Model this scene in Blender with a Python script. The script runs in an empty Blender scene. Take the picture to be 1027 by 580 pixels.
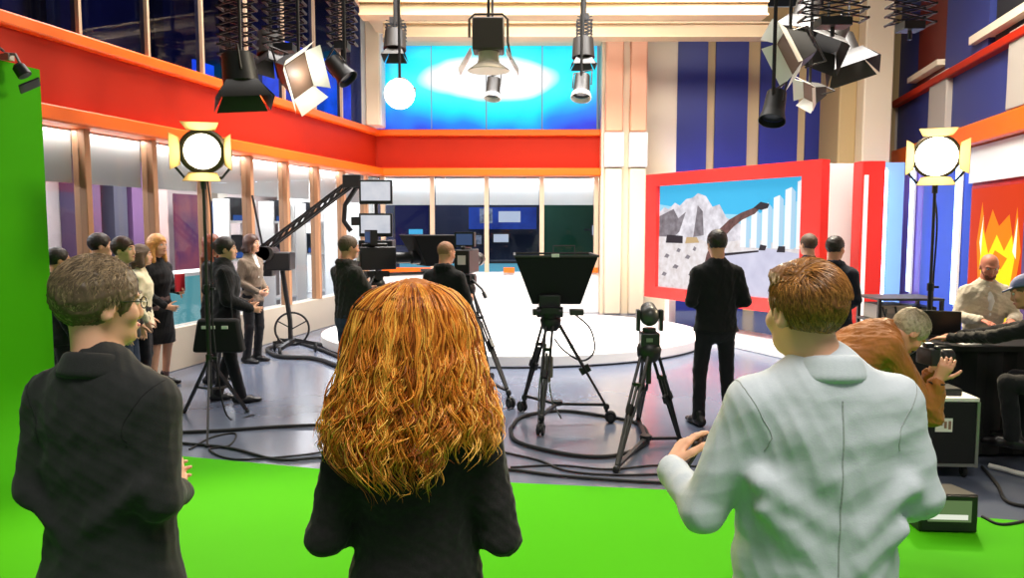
import bpy, math, random
import numpy as np
from mathutils import Vector, Matrix, Euler
from mathutils.bvhtree import BVHTree
random.seed(7); RNG = np.random.default_rng(11)
SC = bpy.context.scene
COL = SC.collection
PI = math.pi
def R(a): return math.radians(a)

# ------------------------------------------------------------------ camera
FOC = 770.0; CX, CY = 513.5, 290.0; CAMZ = 1.84; TH = math.atan(64/770)
CT, ST = math.cos(TH), math.sin(TH)
def at(px, py, Y):
    """point at distance Y (world Y) seen at pixel (px, py) of the photograph"""
    u = (px-CX)/FOC; v = (CY-py)/FOC
    dy = CT + v*ST; dz = v*CT - ST
    s = Y/dy
    return Vector((u*s, Y, CAMZ + dz*s))
def ground(px, py, z=0.0):
    u = (px-CX)/FOC; v = (CY-py)/FOC
    dy = CT + v*ST; dz = v*CT - ST
    s = (z-CAMZ)/dz
    return Vector((u*s, dy*s, z))
cam_d = bpy.data.cameras.new('camera'); cam = bpy.data.objects.new('camera', cam_d)
COL.objects.link(cam); SC.camera = cam
cam.location = (0, 0, CAMZ); cam.rotation_euler = (PI/2-TH, 0, 0)
cam_d.sensor_fit = 'HORIZONTAL'; cam_d.sensor_width = 36.0; cam_d.lens = 36.0*FOC/1027
cam_d.clip_start = 0.05; cam_d.clip_end = 200

# ------------------------------------------------------------------ materials
def srgb(c):
    return tuple(((x/255)/12.92 if x/255 <= .04045 else ((x/255+.055)/1.055)**2.4) for x in c)
MATS = {}
def mat(name, col, rough=.6, metal=0.0, noise=0.0, nscale=20.0, bump=0.0, bscale=60.0, emit=None, estr=1.0,
        col2=None, stretch=None, spec=.5, coat=0.0, sheen=0.0, island=0.0):
    """col in sRGB 0-255; noise mixes towards col2 (or a darker col)."""
    if name in MATS: return MATS[name]
    m = bpy.data.materials.new(name); m.use_nodes = True; nt = m.node_tree; N = nt.nodes; L = nt.links
    b = N['Principled BSDF']
    c = srgb(col)
    b.inputs['Base Color'].default_value = (*c, 1); b.inputs['Roughness'].default_value = rough
    b.inputs['Metallic'].default_value = metal; b.inputs['Specular IOR Level'].default_value = spec
    if coat: b.inputs['Coat Weight'].default_value = coat
    if sheen: b.inputs['Sheen Weight'].default_value = sheen
    tc = N.new('ShaderNodeTexCoord'); mp = N.new('ShaderNodeMapping')
    L.new(tc.outputs['Object'], mp.inputs['Vector'])
    if stretch: mp.inputs['Scale'].default_value = stretch
    last = None
    if noise:
        c2 = srgb(col2) if col2 else tuple(x*.45 for x in c)
        n = N.new('ShaderNodeTexNoise'); n.inputs['Scale'].default_value = nscale; n.inputs['Detail'].default_value = 5
        L.new(mp.outputs['Vector'], n.inputs['Vector'])
        rp = N.new('ShaderNodeMapRange'); rp.inputs[1].default_value = .35; rp.inputs[2].default_value = .7
        rp.inputs[3].default_value = 0; rp.inputs[4].default_value = noise
        L.new(n.outputs['Fac'], rp.inputs[0])
        mx = N.new('ShaderNodeMix'); mx.data_type = 'RGBA'
        mx.inputs[6].default_value = (*c, 1); mx.inputs[7].default_value = (*c2, 1)
        L.new(rp.outputs[0], mx.inputs[0]); last = mx.outputs[2]
    if island:
        g = N.new('ShaderNodeNewGeometry'); mx = N.new('ShaderNodeMix'); mx.data_type = 'RGBA'
        c2 = srgb(col2) if col2 else tuple(x*.4 for x in c)
        mu = N.new('ShaderNodeMath'); mu.operation = 'MULTIPLY'; mu.inputs[1].default_value = island
        L.new(g.outputs['Random Per Island'], mu.inputs[0]); L.new(mu.outputs[0], mx.inputs[0])
        if last: L.new(last, mx.inputs[6])
        else: mx.inputs[6].default_value = (*c, 1)
        mx.inputs[7].default_value = (*c2, 1); last = mx.outputs[2]
    if last: L.new(last, b.inputs['Base Color'])
    if bump:
        n2 = N.new('ShaderNodeTexNoise'); n2.inputs['Scale'].default_value = bscale; n2.inputs['Detail'].default_value = 4
        L.new(mp.outputs['Vector'], n2.inputs['Vector'])
        bp = N.new('ShaderNodeBump'); bp.inputs['Strength'].default_value = bump; bp.inputs['Distance'].default_value = .01
        L.new(n2.outputs['Fac'], bp.inputs['Height']); L.new(bp.outputs['Normal'], b.inputs['Normal'])
    if emit:
        if not last: b.inputs['Base Color'].default_value = (*[x*.08 for x in c], 1)
        b.inputs['Emission Color'].default_value = (*srgb(emit), 1); b.inputs['Emission Strength'].default_value = estr
        if last and emit == col:
            L.new(last, b.inputs['Emission Color'])
            for l in list(b.inputs['Base Color'].links): L.remove(l)
            b.inputs['Base Color'].default_value = (*[x*.08 for x in c], 1)
    MATS[name] = m
    return m
def glass_mat(name, tint=(235, 240, 245), refl=.10, clear=.9, fres=.12):
    if name in MATS: return MATS[name]
    m = bpy.data.materials.new(name); m.use_nodes = True; nt = m.node_tree; N = nt.nodes; L = nt.links
    N.remove(N['Principled BSDF'])
    t = N.new('ShaderNodeBsdfTransparent'); t.inputs[0].default_value = (*[x*clear for x in srgb(tint)], 1)
    g = N.new('ShaderNodeBsdfGlossy'); g.inputs['Roughness'].default_value = .02; g.inputs[0].default_value = (1, 1, 1, 1)
    f = N.new('ShaderNodeFresnel'); f.inputs[0].default_value = 1.0+fres
    ad = N.new('ShaderNodeMath'); ad.operation = 'ADD'; ad.inputs[1].default_value = refl; ad.use_clamp = True
    L.new(f.outputs[0], ad.inputs[0])
    x = N.new('ShaderNodeMixShader'); L.new(ad.outputs[0], x.inputs[0]); L.new(t.outputs[0], x.inputs[1]); L.new(g.outputs[0], x.inputs[2])
    L.new(x.outputs[0], N['Material Output'].inputs[0])
    MATS[name] = m
    return m

# ------------------------------------------------------------------ mesh collector
class MB:
    def __init__(s): s.v = []; s.f = []; s.mi = []; s.mats = []; s.cur = 0
    def use(s, m):
        if m not in s.mats: s.mats.append(m)
        s.cur = s.mats.index(m); return s
    def add(s, vs, fs):
        b = len(s.v); s.v += [tuple(v) for v in vs]
        s.f += [tuple(b+i for i in f) for f in fs]; s.mi += [s.cur]*len(fs); return s
    def box(s, c, d, rot=None):
        hx, hy, hz = d[0]/2, d[1]/2, d[2]/2
        vs = [Vector((x*hx, y*hy, z*hz)) for z in (-1, 1) for y in (-1, 1) for x in (-1, 1)]
        if rot is not None:
            if isinstance(rot, (int, float)): rot = Matrix.Rotation(rot, 3, 'Z')
            vs = [rot @ v for v in vs]
        c = Vector(c)
        return s.add([v+c for v in vs], [(0, 2, 3, 1), (4, 5, 7, 6), (0, 1, 5, 4), (2, 6, 7, 3), (0, 4, 6, 2), (1, 3, 7, 5)])
    def bar(s, a, b, w, d, up=(0, 0, 1)):
        """a box of section w x d from a to b"""
        a, b = Vector(a), Vector(b); z = (b-a).normalized(); up = Vector(up)
        if abs(z.dot(up)) > .95: up = Vector((0, 1, 0)) if abs(z.y) < .9 else Vector((1, 0, 0))
        x = up.cross(z).normalized(); y = z.cross(x)
        return s.box((a+b)/2, (w, d, (b-a).length), Matrix((x, y, z)).transposed())
    def tube(s, pts, r, n=8, caps=True, closed=False, flat=1.0):
        pts = [Vector(p) for p in pts]; m = len(pts)
        rs = r if isinstance(r, (list, tuple)) else [r]*m
        prev = None; vs = []
        for i, p in enumerate(pts):
            if closed: t = pts[(i+1) % m]-pts[i-1]
            else: t = pts[min(i+1, m-1)]-pts[max(i-1, 0)]
            t = t.normalized() if t.length > 1e-9 else Vector((0, 0, 1))
            if prev is None:
                up = Vector((0, 0, 1)) if abs(t.z) < .9 else Vector((1, 0, 0))
                x = up.cross(t).normalized()
            else:
                x = prev - t*prev.dot(t); x = x.normalized() if x.length > 1e-6 else Vector((0, 0, 1)).cross(t).normalized()
            prev = x; y = t.cross(x)
            for k in range(n):
                a = 2*PI*k/n; vs.append(p + x*(rs[i]*math.cos(a)) + y*(rs[i]*flat*math.sin(a)))
        fs = []
        for i in range(m if closed else m-1):
            j = (i+1) % m
            for k in range(n): fs.append((i*n+k, i*n+(k+1) % n, j*n+(k+1) % n, j*n+k))
        if caps and not closed:
            fs.append(tuple(reversed(range(n)))); fs.append(tuple((m-1)*n+k for k in range(n)))
        return s.add(vs, fs)
    def cyl(s, a, b, r, r2=None, n=16): return s.tube([a, b], [r, r if r2 is None else r2], n)
    def lathe(s, prof, o=(0, 0, 0), n=24, rot=None, caps=True):
        """profile [(r, z)] turned about z, then rotated by rot and moved to o"""
        o = Vector(o); vs = []
        for r, z in prof:
            for k in range(n):
                v = Vector((r*math.cos(2*PI*k/n), r*math.sin(2*PI*k/n), z))
                vs.append((rot @ v if rot is not None else v)+o)
        fs = []
        for i in range(len(prof)-1):
            for k in range(n): fs.append((i*n+k, i*n+(k+1) % n, (i+1)*n+(k+1) % n, (i+1)*n+k))
        if caps:
            fs.append(tuple(reversed(range(n)))); fs.append(tuple((len(prof)-1)*n+k for k in range(n)))
        return s.add(vs, fs)
    def ball(s, c, r, n=14, rot=None):
        if isinstance(r, (int, float)): r = (r, r, r)
        c = Vector(c); vs = []; m = n//2
        for i in range(1, m):
            a = PI*i/m
            for k in range(n):
                v = Vector((r[0]*math.sin(a)*math.cos(2*PI*k/n), r[1]*math.sin(a)*math.sin(2*PI*k/n), r[2]*math.cos(a)))
                vs.append(c+(rot @ v if rot is not None else v))
        top = len(vs); z = Vector((0, 0, r[2])); z = rot @ z if rot is not None else z
        vs += [c+z, c-z]; fs = []
        for i in range(m-2):
            for k in range(n): fs.append((i*n+k, (i+1)*n+k, (i+1)*n+(k+1) % n, i*n+(k+1) % n))
        for k in range(n):
            fs.append((top, k, (k+1) % n)); fs.append((top+1, (m-2)*n+(k+1) % n, (m-2)*n+k))
        return s.add(vs, fs)
    def torus(s, c, RR, r, nrm=(0, 0, 1), n=28, m=8, ell=1.0):
        q = Vector((0, 0, 1)).rotation_difference(Vector(nrm).normalized()).to_matrix()
        return s.tube([Vector(c)+q @ Vector((RR*math.cos(2*PI*k/n), RR*ell*math.sin(2*PI*k/n), 0)) for k in range(n)], r, m, closed=True)
    def prism(s, poly, vec):
        """extrude a flat polygon (3-D points) along vec"""
        p = [Vector(q) for q in poly]; n = len(p); vec = Vector(vec)
        nrm = Vector((0, 0, 0))
        for i in range(n): nrm += (p[i]-p[0]).cross(p[(i+1) % n]-p[0])
        if nrm.dot(vec) > 0: p = p[::-1]
        return s.add(p+[q+vec for q in p], [tuple(range(n)), tuple(reversed(range(n, 2*n)))] + [(i, n+i, n+(i+1) % n, (i+1) % n) for i in range(n)])
    def hexa(s, a, b):
        """solid between two quads a and b (same winding)"""
        return s.add(list(a)+list(b), [(3, 2, 1, 0), (4, 5, 6, 7), (0, 1, 5, 4), (1, 2, 6, 5), (2, 3, 7, 6), (3, 0, 4, 7)])
    def build(s, name, m=None, parent=None, smooth=True, bevel=0.0, loc=None, rotz=0.0, ang=35):
        me = bpy.data.meshes.new(name); me.from_pydata(s.v, [], s.f)
        for mm in ([m] if m else s.mats): me.materials.append(mm)
        if not m and len(s.mats) > 1: me.polygons.foreach_set('material_index', s.mi)
        import bmesh
        bm = bmesh.new(); bm.from_mesh(me); bmesh.ops.recalc_face_normals(bm, faces=bm.faces); bm.to_mesh(me); bm.free()
        if smooth:
            me.polygons.foreach_set('use_smooth', [True]*len(me.polygons)); me.set_sharp_from_angle(angle=R(ang))
        me.update()
        o = bpy.data.objects.new(name, me); COL.objects.link(o)
        if parent is not None: o.parent = parent
        if loc is not None: o.location = loc
        o.rotation_euler.z = rotz
        if bevel:
            bv = o.modifiers.new('bevel', 'BEVEL'); bv.width = bevel; bv.segments = 2; bv.limit_method = 'ANGLE'; bv.angle_limit = R(40)
        return o
def tag(o, label, cat, group=None, kind=None):
    o['label'] = label; o['category'] = cat
    if group: o['group'] = group
    if kind: o['kind'] = kind
    return o
def thing(name, label, cat, loc=(0, 0, 0), rotz=0.0, group=None):
    o = bpy.data.objects.new(name, None); COL.objects.link(o); o.empty_display_size = .1
    o.location = loc; o.rotation_euler = (0, 0, rotz)
    return tag(o, label, cat, group)
def setting(name, loc=(0, 0, 0), rotz=0.0):
    o = bpy.data.objects.new(name, None); COL.objects.link(o); o.location = loc; o.rotation_euler = (0, 0, rotz)
    o['kind'] = 'structure'; return o
def struct(o, kind='structure'): o['kind'] = kind; return o
def copy_tree(o, parent=None, label=None):
    c = o.copy(); COL.objects.link(c)
    if parent is not None: c.parent = parent
    if label: c['label'] = label
    for ch in list(o.children): copy_tree(ch, c)
    return c
def spline(pts, n=8):
    """Catmull-Rom through pts"""
    p = [Vector(q) for q in pts]; p = [p[0]*2-p[1]]+p+[p[-1]*2-p[-2]]; out = []
    for i in range(1, len(p)-2):
        for k in range(n):
            t = k/n
            out.append(.5*((2*p[i])+(p[i+1]-p[i-1])*t+(2*p[i-1]-5*p[i]+4*p[i+1]-p[i+2])*t*t+(3*p[i]-3*p[i+1]+p[i+2]-p[i-1])*t**3))
    out.append(p[-2]); return out

# ------------------------------------------------------------------ implicit surfaces (for bodies, clothes, hair)
class SDF:
    def __init__(s): s.p = []
    def seg(s, a, b, ra, rb=None, side=None, k=.02, flat=False, sub=False):
        """tapered limb a-b; radius a number or (half width along side, half depth)"""
        rb = ra if rb is None else rb
        ra = ra if isinstance(ra, (tuple, list)) else (ra, ra); rb = rb if isinstance(rb, (tuple, list)) else (rb, rb)
        s.p.append(('seg', np.array(a, float), np.array(b, float), ra, rb, None if side is None else np.array(side, float), k, flat, sub)); return s
    def chain(s, pts, rs, side=None, k=.02):
        for i in range(len(pts)-1): s.seg(pts[i], pts[i+1], rs[i], rs[i+1], side, k)
        return s
    def ell(s, c, r, rot=None, k=.02, sub=False):
        s.p.append(('ell', np.array(c, float), np.array(r, float), None if rot is None else np.array(rot, float), k, sub)); return s
    def cut(s, p0, n, k=0.0, near=None):
        """remove what lies on the side n points to"""
        s.p.append(('cut', np.array(p0, float), np.array(n, float)/np.linalg.norm(n), k, near)); return s
    def bounds(s):
        lo = np.full(3, 1e9); hi = -lo
        for q in s.p:
            if q[0] == 'seg' and not q[8]:
                for c, r in ((q[1], max(q[3])), (q[2], max(q[4]))): lo = np.minimum(lo, c-r); hi = np.maximum(hi, c+r)
            elif q[0] == 'ell' and not q[5]:
                r = q[2] if q[3] is None else np.abs(q[3]) @ q[2]
                lo = np.minimum(lo, q[1]-r); hi = np.maximum(hi, q[1]+r)
        return lo, hi
    def mesh(s, vox, relax=1):
        lo, hi = s.bounds(); lo = lo-3*vox-.012; hi = hi+3*vox+.012
        n = np.ceil((hi-lo)/vox).astype(int)+1
        D = np.full(n, .5, np.float32)
        ax = [(lo[i]+vox*np.arange(n[i])).astype(np.float32) for i in range(3)]
        def region(l, h):
            a = np.clip(np.floor((l-lo)/vox).astype(int), 0, n-1); b = np.clip(np.ceil((h-lo)/vox).astype(int)+1, 1, n)
            sl = tuple(slice(a[i], b[i]) for i in range(3))
            return sl, ax[0][sl[0]][:, None, None], ax[1][sl[1]][None, :, None], ax[2][sl[2]][None, None, :]
        for q in s.p:
            if q[0] == 'seg':
                _, a, b, ra, rb, side, k, flat, sub = q
                rm = max(max(ra), max(rb))+k+2*vox
                sl, x, y, z = region(np.minimum(a, b)-rm, np.maximum(a, b)+rm)
                ab = b-a; L2 = max(float(ab @ ab), 1e-12); ln = math.sqrt(L2)
                px, py, pz = x-a[0], y-a[1], z-a[2]
                tr = (px*ab[0]+py*ab[1]+pz*ab[2])/L2; t = np.clip(tr, 0, 1)
                qx, qy, qz = px-t*ab[0], py-t*ab[1], pz-t*ab[2]
                if ra[0] == ra[1] and rb[0] == rb[1] and not flat:
                    d = np.sqrt(qx*qx+qy*qy+qz*qz)-(ra[0]+(rb[0]-ra[0])*t)
                else:
                    dr = ab/ln; sd = side if side is not None else (np.array([1., 0, 0]) if abs(dr[0]) < .9 else np.array([0, 1., 0]))
                    sd = sd-dr*(sd @ dr); sd = sd/np.linalg.norm(sd); s2 = np.cross(dr, sd)
                    w = ra[0]+(rb[0]-ra[0])*t; e = ra[1]+(rb[1]-ra[1])*t; m = np.minimum(w, e)
                    u = qx*sd[0]+qy*sd[1]+qz*sd[2]; v = qx*s2[0]+qy*s2[1]+qz*s2[2]
                    if flat:
                        d = (np.sqrt((u/w)**2+(v/e)**2)-1)*m
                        d = np.maximum(d, np.maximum(-tr, tr-1)*ln)
                    else:
                        al = (qx*dr[0]+qy*dr[1]+qz*dr[2])/m
                        d = (np.sqrt((u/w)**2+(v/e)**2+al*al)-1)*m
            elif q[0] == 'ell':
                _, c, r, rot, k, sub = q
                rr = r if rot is None else np.abs(rot) @ r
                sl, x, y, z = region(c-rr-k-2*vox, c+rr+k+2*vox)
                px, py, pz = x-c[0], y-c[1], z-c[2]
                if rot is not None:
                    px, py, pz = (px*rot[0, 0]+py*rot[1, 0]+pz*rot[2, 0], px*rot[0, 1]+py*rot[1, 1]+pz*rot[2, 1], px*rot[0, 2]+py*rot[1, 2]+pz*rot[2, 2])
                k0 = np.sqrt((px/r[0])**2+(py/r[1])**2+(pz/r[2])**2); k1 = np.sqrt((px/r[0]**2)**2+(py/r[1]**2)**2+(pz/r[2]**2)**2)+1e-9
                d = k0*(k0-1)/k1
            else:
                _, p0, nn, k, near = q
                if near is None: sl, x, y, z = region(lo, hi)
                else: sl, x, y, z = region(np.array(near[0], float), np.array(near[1], float))
                d = -((x-p0[0])*nn[0]+(y-p0[1])*nn[1]+(z-p0[2])*nn[2]); sub = True
            o = D[sl]
            if sub: d = -d; A, B, sg = -o, -d, -1
            else: A, B, sg = o, d, 1
            if k > 0:
                h = np.maximum(k-np.abs(A-B), 0)/k; res = np.minimum(A, B)-h*h*k*.25
            else: res = np.minimum(A, B)
            D[sl] = sg*res
        return nets(D, lo, vox, relax)
def nets(D, lo, vox, relax=1):
    D[0] = D[-1] = .5; D[:, 0] = D[:, -1] = .5; D[:, :, 0] = D[:, :, -1] = .5
    I = D < 0; n = np.array(D.shape)
    cnt = np.zeros(n-1, np.uint8)
    for a in (0, 1):
        for b in (0, 1):
            for c in (0, 1): cnt += I[a:n[0]-1+a, b:n[1]-1+b, c:n[2]-1+c]
    cells = np.argwhere((cnt > 0) & (cnt < 8))
    idx = np.full(n-1, -1, np.int32); idx[tuple(cells.T)] = np.arange(len(cells))
    acc = np.zeros((len(cells), 3)); num = np.zeros(len(cells))
    cor = [(a, b, c) for a in (0, 1) for b in (0, 1) for c in (0, 1)]
    val = {c: D[cells[:, 0]+c[0], cells[:, 1]+c[1], cells[:, 2]+c[2]].astype(float) for c in cor}
    for c in cor:
        for ax in range(3):
            if c[ax]: continue
            e = list(c); e[ax] = 1; e = tuple(e); va, vb = val[c], val[e]
            m = (va < 0) != (vb < 0); t = np.where(m, va/np.where(m, va-vb, 1), 0)
            p = np.tile(np.array(c, float), (len(cells), 1)); p[:, ax] += t
            acc[m] += p[m]; num[m] += 1
    V = (cells+acc/num[:, None])*vox+lo
    F = []
    for ax in range(3):
        o1, o2 = (ax+1) % 3, (ax+2) % 3
        sa = [slice(1, -1)]*3; sb = [slice(1, -1)]*3
        sa[ax] = slice(0, -1); sb[ax] = slice(1, None)
        A, B = I[tuple(sa)], I[tuple(sb)]
        for flip, M in ((False, A & ~B), (True, ~A & B)):
            e = np.argwhere(M)
            off = np.ones(3, int); off[ax] = 0; e = e+off
            def cell(d1, d2):
                c = e.copy(); c[:, o1] -= d1; c[:, o2] -= d2; return idx[tuple(c.T)]
            q = np.stack([cell(1, 1), cell(0, 1), cell(0, 0), cell(1, 0)], 1)
            F.append(q[:, ::-1] if flip else q)
    F = np.concatenate(F)
    F = F[(F >= 0).all(1)]
    for _ in range(relax):
        s = np.zeros_like(V); c = np.zeros(len(V))
        for i in range(4):
            j = (i+1) % 4
            np.add.at(s, F[:, i], V[F[:, j]]); np.add.at(s, F[:, j], V[F[:, i]]); np.add.at(c, F[:, i], 1); np.add.at(c, F[:, j], 1)
        V = V*.5+.5*s/np.maximum(c, 1)[:, None]
    return V, F
def normals(V, F):
    fn = np.cross(V[F[:, 2]]-V[F[:, 0]], V[F[:, 3]]-V[F[:, 1]]); N = np.zeros_like(V)
    for i in range(4): np.add.at(N, F[:, i], fn)
    return N/np.maximum(np.linalg.norm(N, axis=1), 1e-12)[:, None]
def folds(V, F, amp, wl, seed=0, ridged=True, aniso=(1, 1, 1)):
    """cloth creases: ridged wave noise along the normals"""
    r = np.random.default_rng(seed); d = np.zeros(len(V)); an = np.array(aniso)
    wp = np.stack([np.sin((V @ r.normal(size=3))*6+r.uniform(0, 6)) for _ in range(3)], 1)*.05
    for o in range(3):
        for j in range(3):
            k = r.normal(size=3); k /= np.linalg.norm(k); w = np.sin(((V+wp)*an) @ k*(2*PI/(wl/2**o))+r.uniform(0, 6))
            d += ((1-2*np.abs(w)) if ridged else w)/(1.7**o)/3
    return V+normals(V, F)*(amp*d)[:, None]
def np_mesh(name, V, F, m, parent=None, smooth=True):
    me = bpy.data.meshes.new(name); F = np.ascontiguousarray(F, np.int32)
    me.vertices.add(len(V)); me.vertices.foreach_set('co', np.ascontiguousarray(V, np.float32).ravel())
    me.loops.add(F.size); me.loops.foreach_set('vertex_index', F.ravel())
    me.polygons.add(len(F)); me.polygons.foreach_set('loop_start', np.arange(0, F.size, F.shape[1], dtype=np.int32))
    if smooth: me.polygons.foreach_set('use_smooth', np.ones(len(F), bool))
    me.update(calc_edges=True); me.validate()
    me.materials.append(m)
    o = bpy.data.objects.new(name, me); COL.objects.link(o)
    if parent is not None: o.parent = parent
    return o
def strand_mesh(name, lines, radii, m, parent=None, n=4):
    """many thin tapered locks as one mesh; lines: (S, P, 3), radii: (S, P)"""
    Ls = np.asarray(lines, float); S, P, _ = Ls.shape; rad = np.asarray(radii, float)
    T = np.gradient(Ls, axis=1); T /= np.maximum(np.linalg.norm(T, axis=2, keepdims=True), 1e-9)
    ref = np.where(np.abs(T[..., 2:3]) < .8, np.array([0, 0, 1.]), np.array([1., 0, 0]))
    X = np.cross(ref, T); X /= np.maximum(np.linalg.norm(X, axis=2, keepdims=True), 1e-9); Y = np.cross(T, X)
    V = np.stack([Ls+rad[..., None]*(X*math.cos(2*PI*k/n)+Y*math.sin(2*PI*k/n)) for k in range(n)], 2).reshape(-1, 3)
    s, p, k = np.meshgrid(np.arange(S), np.arange(P-1), np.arange(n), indexing='ij')
    b = s*P*n
    F = np.stack([b+p*n+k, b+p*n+(k+1) % n, b+(p+1)*n+(k+1) % n, b+(p+1)*n+k], -1).reshape(-1, 4)
    return np_mesh(name, V, F, m, parent)
# ================================================================== the setting
PHI = math.atan(.21676); ROT = PI/2-PHI
LORG = Vector((-6.2*math.cos(PHI), 6.2*math.sin(PHI), 0)); DV = Vector((math.sin(PHI), math.cos(PHI), 0)); NL = Vector((-math.cos(PHI), math.sin(PHI), 0))
RORG = -NL*4.5; GORG = NL*5.3
YB = 16.2
def bx(px, Y=YB): return at(px, 226, Y).x

M_floor = mat('studio_floor', (86, 94, 112), rough=.22, noise=.35, nscale=1.1, col2=(120, 124, 136), spec=.6)
M_green = mat('chroma_green', (70, 170, 8), rough=.75, noise=.06, nscale=2, spec=.08)
M_red = mat('signal_red', (180, 40, 16), rough=.5, spec=.15)
M_orange = mat('orange_lacquer', (255, 106, 10), rough=.4)
M_dark = mat('dark_void', (20, 20, 26), rough=.8)
M_ceil = mat('dark_ceiling', (40, 36, 34), rough=.9)
M_white = mat('white_paint', (238, 236, 230), rough=.5)
M_cream = mat('cream_panel', (232, 214, 184), rough=.55)
M_tan = mat('tan_panel', (190, 162, 112), rough=.6)
M_wood = mat('brown_mullion', (176, 128, 92), rough=.5)
M_alu = mat('pale_mullion', (206, 178, 150), rough=.4, metal=.1)
M_blue = mat('deep_blue_panel', (26, 36, 116), rough=.45)
M_plinth = mat('plinth_grey', (176, 166, 150), rough=.5)
M_blind = mat('roller_blind', (206, 200, 190), rough=.8)
M_pane = glass_mat('window_glass', refl=.02, clear=.95, fres=.025)
M_dglass = glass_mat('upper_glass', tint=(190, 200, 235), refl=.02, clear=.8, fres=.04)

b = MB().box((0, 11, -.06), (34, 34, .12)); struct(b.build('floor', M_floor, smooth=False))
b = MB().box((1, 11.5, 8.3), (30, 23, .2)); struct(b.build('ceiling', M_ceil, smooth=False))

# green cyclorama: wall with a cove, and the painted floor it runs into
prof = [(-.62, .004)]+[(-.6+.6*math.sin(a), .6-.6*math.cos(a)+.004) for a in [PI/2*i/12 for i in range(13)]]+[(0, 3.15), (.05, 3.15), (.05, 0), (-.62, 0)]
b = MB().prism([(-4, y, z) for y, z in prof], (9.62, 0, 0))
struct(b.build('wall_green_screen', M_green, loc=GORG, rotz=ROT))
edge = [ground(px, py) for px, py in ((46, 441), (100, 451), (185, 458.5), (320, 471), (515, 485), (730, 495), (905, 514), (1060, 526))]
c0 = GORG-NL*.55+DV*5.62; c1 = GORG-NL*.55-DV*4
poly = [c0]+edge[1:]+[Vector((6.5, 3.0, 0)), Vector((6.5, -3, 0)), c1]
b = MB().prism([(p.x, p.y, 0) for p in poly], (0, 0, .005)); struct(b.build('floor_green', M_green, smooth=False))

# left wall: glass below and above a red band
W = setting('wall_left', LORG, ROT)
def wpart(name, mb, m=None, parent=W, **k): return mb.build(name, m, parent, **k)
X0, X1 = 3.0, 15.2
wpart('plinth', MB().box(((X0+X1)/2, .12, .27), (X1-X0, .24, .54)), M_plinth, bevel=.01)
wpart('red_band', MB().box(((X0+X1)/2, .1, 3.355), (X1-X0, .2, .70)), M_red)
wpart('orange_ledge', MB().box(((X0+X1)/2, -.02, 2.94), (X1-X0, .36, .16)), M_orange, bevel=.02)
wpart('orange_ledge', MB().box(((X0+X1)/2, .03, 3.755), (X1-X0, .26, .13)), M_orange, bevel=.02)
mt = [7.14+1.08*k for k in range(-4, 8)]
for t in mt:
    if t < X0: continue
    wpart('mullion', MB().box((t, .06, 1.70), (.085, .16, 2.32)), M_wood, bevel=.008)
    wpart('mullion', MB().box((t, .05, 5.9), (.04, .10, 4.16)), M_alu)
nw = 0
wb = [X0]+[t for t in mt if t > X0]+[X1]
for a, c in zip(wb[:-1], wb[1:]):
    nw += 1
    w = setting('window_%d' % nw, LORG, ROT)
    m = (a+c)/2; l = c-a-.09
    MB().box((m, .06, 1.70), (l, .012, 2.31)).build('pane', M_pane, w, smooth=False)
    MB().box((m, .16, 2.575), (l, .02, .57)).build('roller_blind', M_blind, w, smooth=False)
    MB().box((m, .05, 5.9), (c-a-.045, .012, 4.14)).build('pane', M_dglass, w, smooth=False)
# the corridor that shows through the left glass
M_cor = mat('corridor_wall', (196, 178, 172), rough=.7, noise=.3, nscale=.9, col2=(130, 120, 140))
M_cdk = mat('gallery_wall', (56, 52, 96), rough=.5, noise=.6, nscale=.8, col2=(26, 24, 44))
V = setting('wall_corridor', LORG, ROT)
MB().box((12.5, 3.1, 1.45), (23, .2, 2.9)).build('lower_face', M_cor, V, smooth=False)
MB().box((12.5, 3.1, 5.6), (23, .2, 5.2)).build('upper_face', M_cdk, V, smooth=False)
MB().box((8.3, 1.65, 3.2), (13.6, 2.8, .5)).box((19.6, 1.9, 3.2), (8.8, 2.2, .5)).build('gallery_slab', M_plinth, V, smooth=False)
for t in (4.6, 6.2, 8.0, 9.1, 13.9):
    MB().box((t, 2.86, 1.45), (.34, .24, 2.89)).build('pier', M_plinth, V)
for t, w_, c_ in ((10.2, .42, (84, 60, 92)), (10.85, .30, (70, 66, 80)), (11.25, .26, (112, 74, 116)), (11.75, .55, (206, 172, 164))):
    MB().box((t, 2.80, 1.45), (w_, .36, 2.88)).build('pier', mat('pier_%d' % c_[0], c_, rough=.7), V)
MB().box((18.6, 2.5, 1.45), (5.6, .2, 2.88)).build('partition', M_white, V, smooth=False)
for t in (5, 7.3, 9.6, 11.9, 14.2):
    MB().box((t, 2.7, 5.6), (.25, .25, 4.2)).build('gallery_post', mat('gallery_post', (34, 32, 44), rough=.5), V)
MB().box((9, 2.5, 4.6), (12, .06, .12)).build('gallery_rail', mat('gallery_post', (34, 32, 44)), V)

# back wall: red band, window row of the control room, glowing panels above
B = setting('wall_back', (0, 0, 0))
xl, xr = -2.86, bx(602)
def bpart(name, mb, m=None, **k): return mb.build(name, m, B, **k)
def span(mb, x0, x1, y0, y1, z0, z1): return mb.box(((x0+x1)/2, (y0+y1)/2, (z0+z1)/2), (x1-x0, y1-y0, z1-z0))
bpart('white_plinth', span(MB(), xl-.2, xr, YB, YB+.3, 0, .84), M_white)
bpart('red_band', span(MB(), xl, xr, YB, YB+.2, 3.0, 3.70), M_red)
bpart('orange_ledge', span(MB(), xl, xr, YB-.2, YB+.16, 2.86, 3.02), M_orange, bevel=.02)
bpart('orange_ledge', span(MB(), xl, xr, YB-.1, YB+.16, 3.69, 3.82), M_orange, bevel=.02)
bpart('header', span(MB(), xl, xr+.9, YB+.02, YB+.3, 5.80, 8.2), M_tan)
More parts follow.
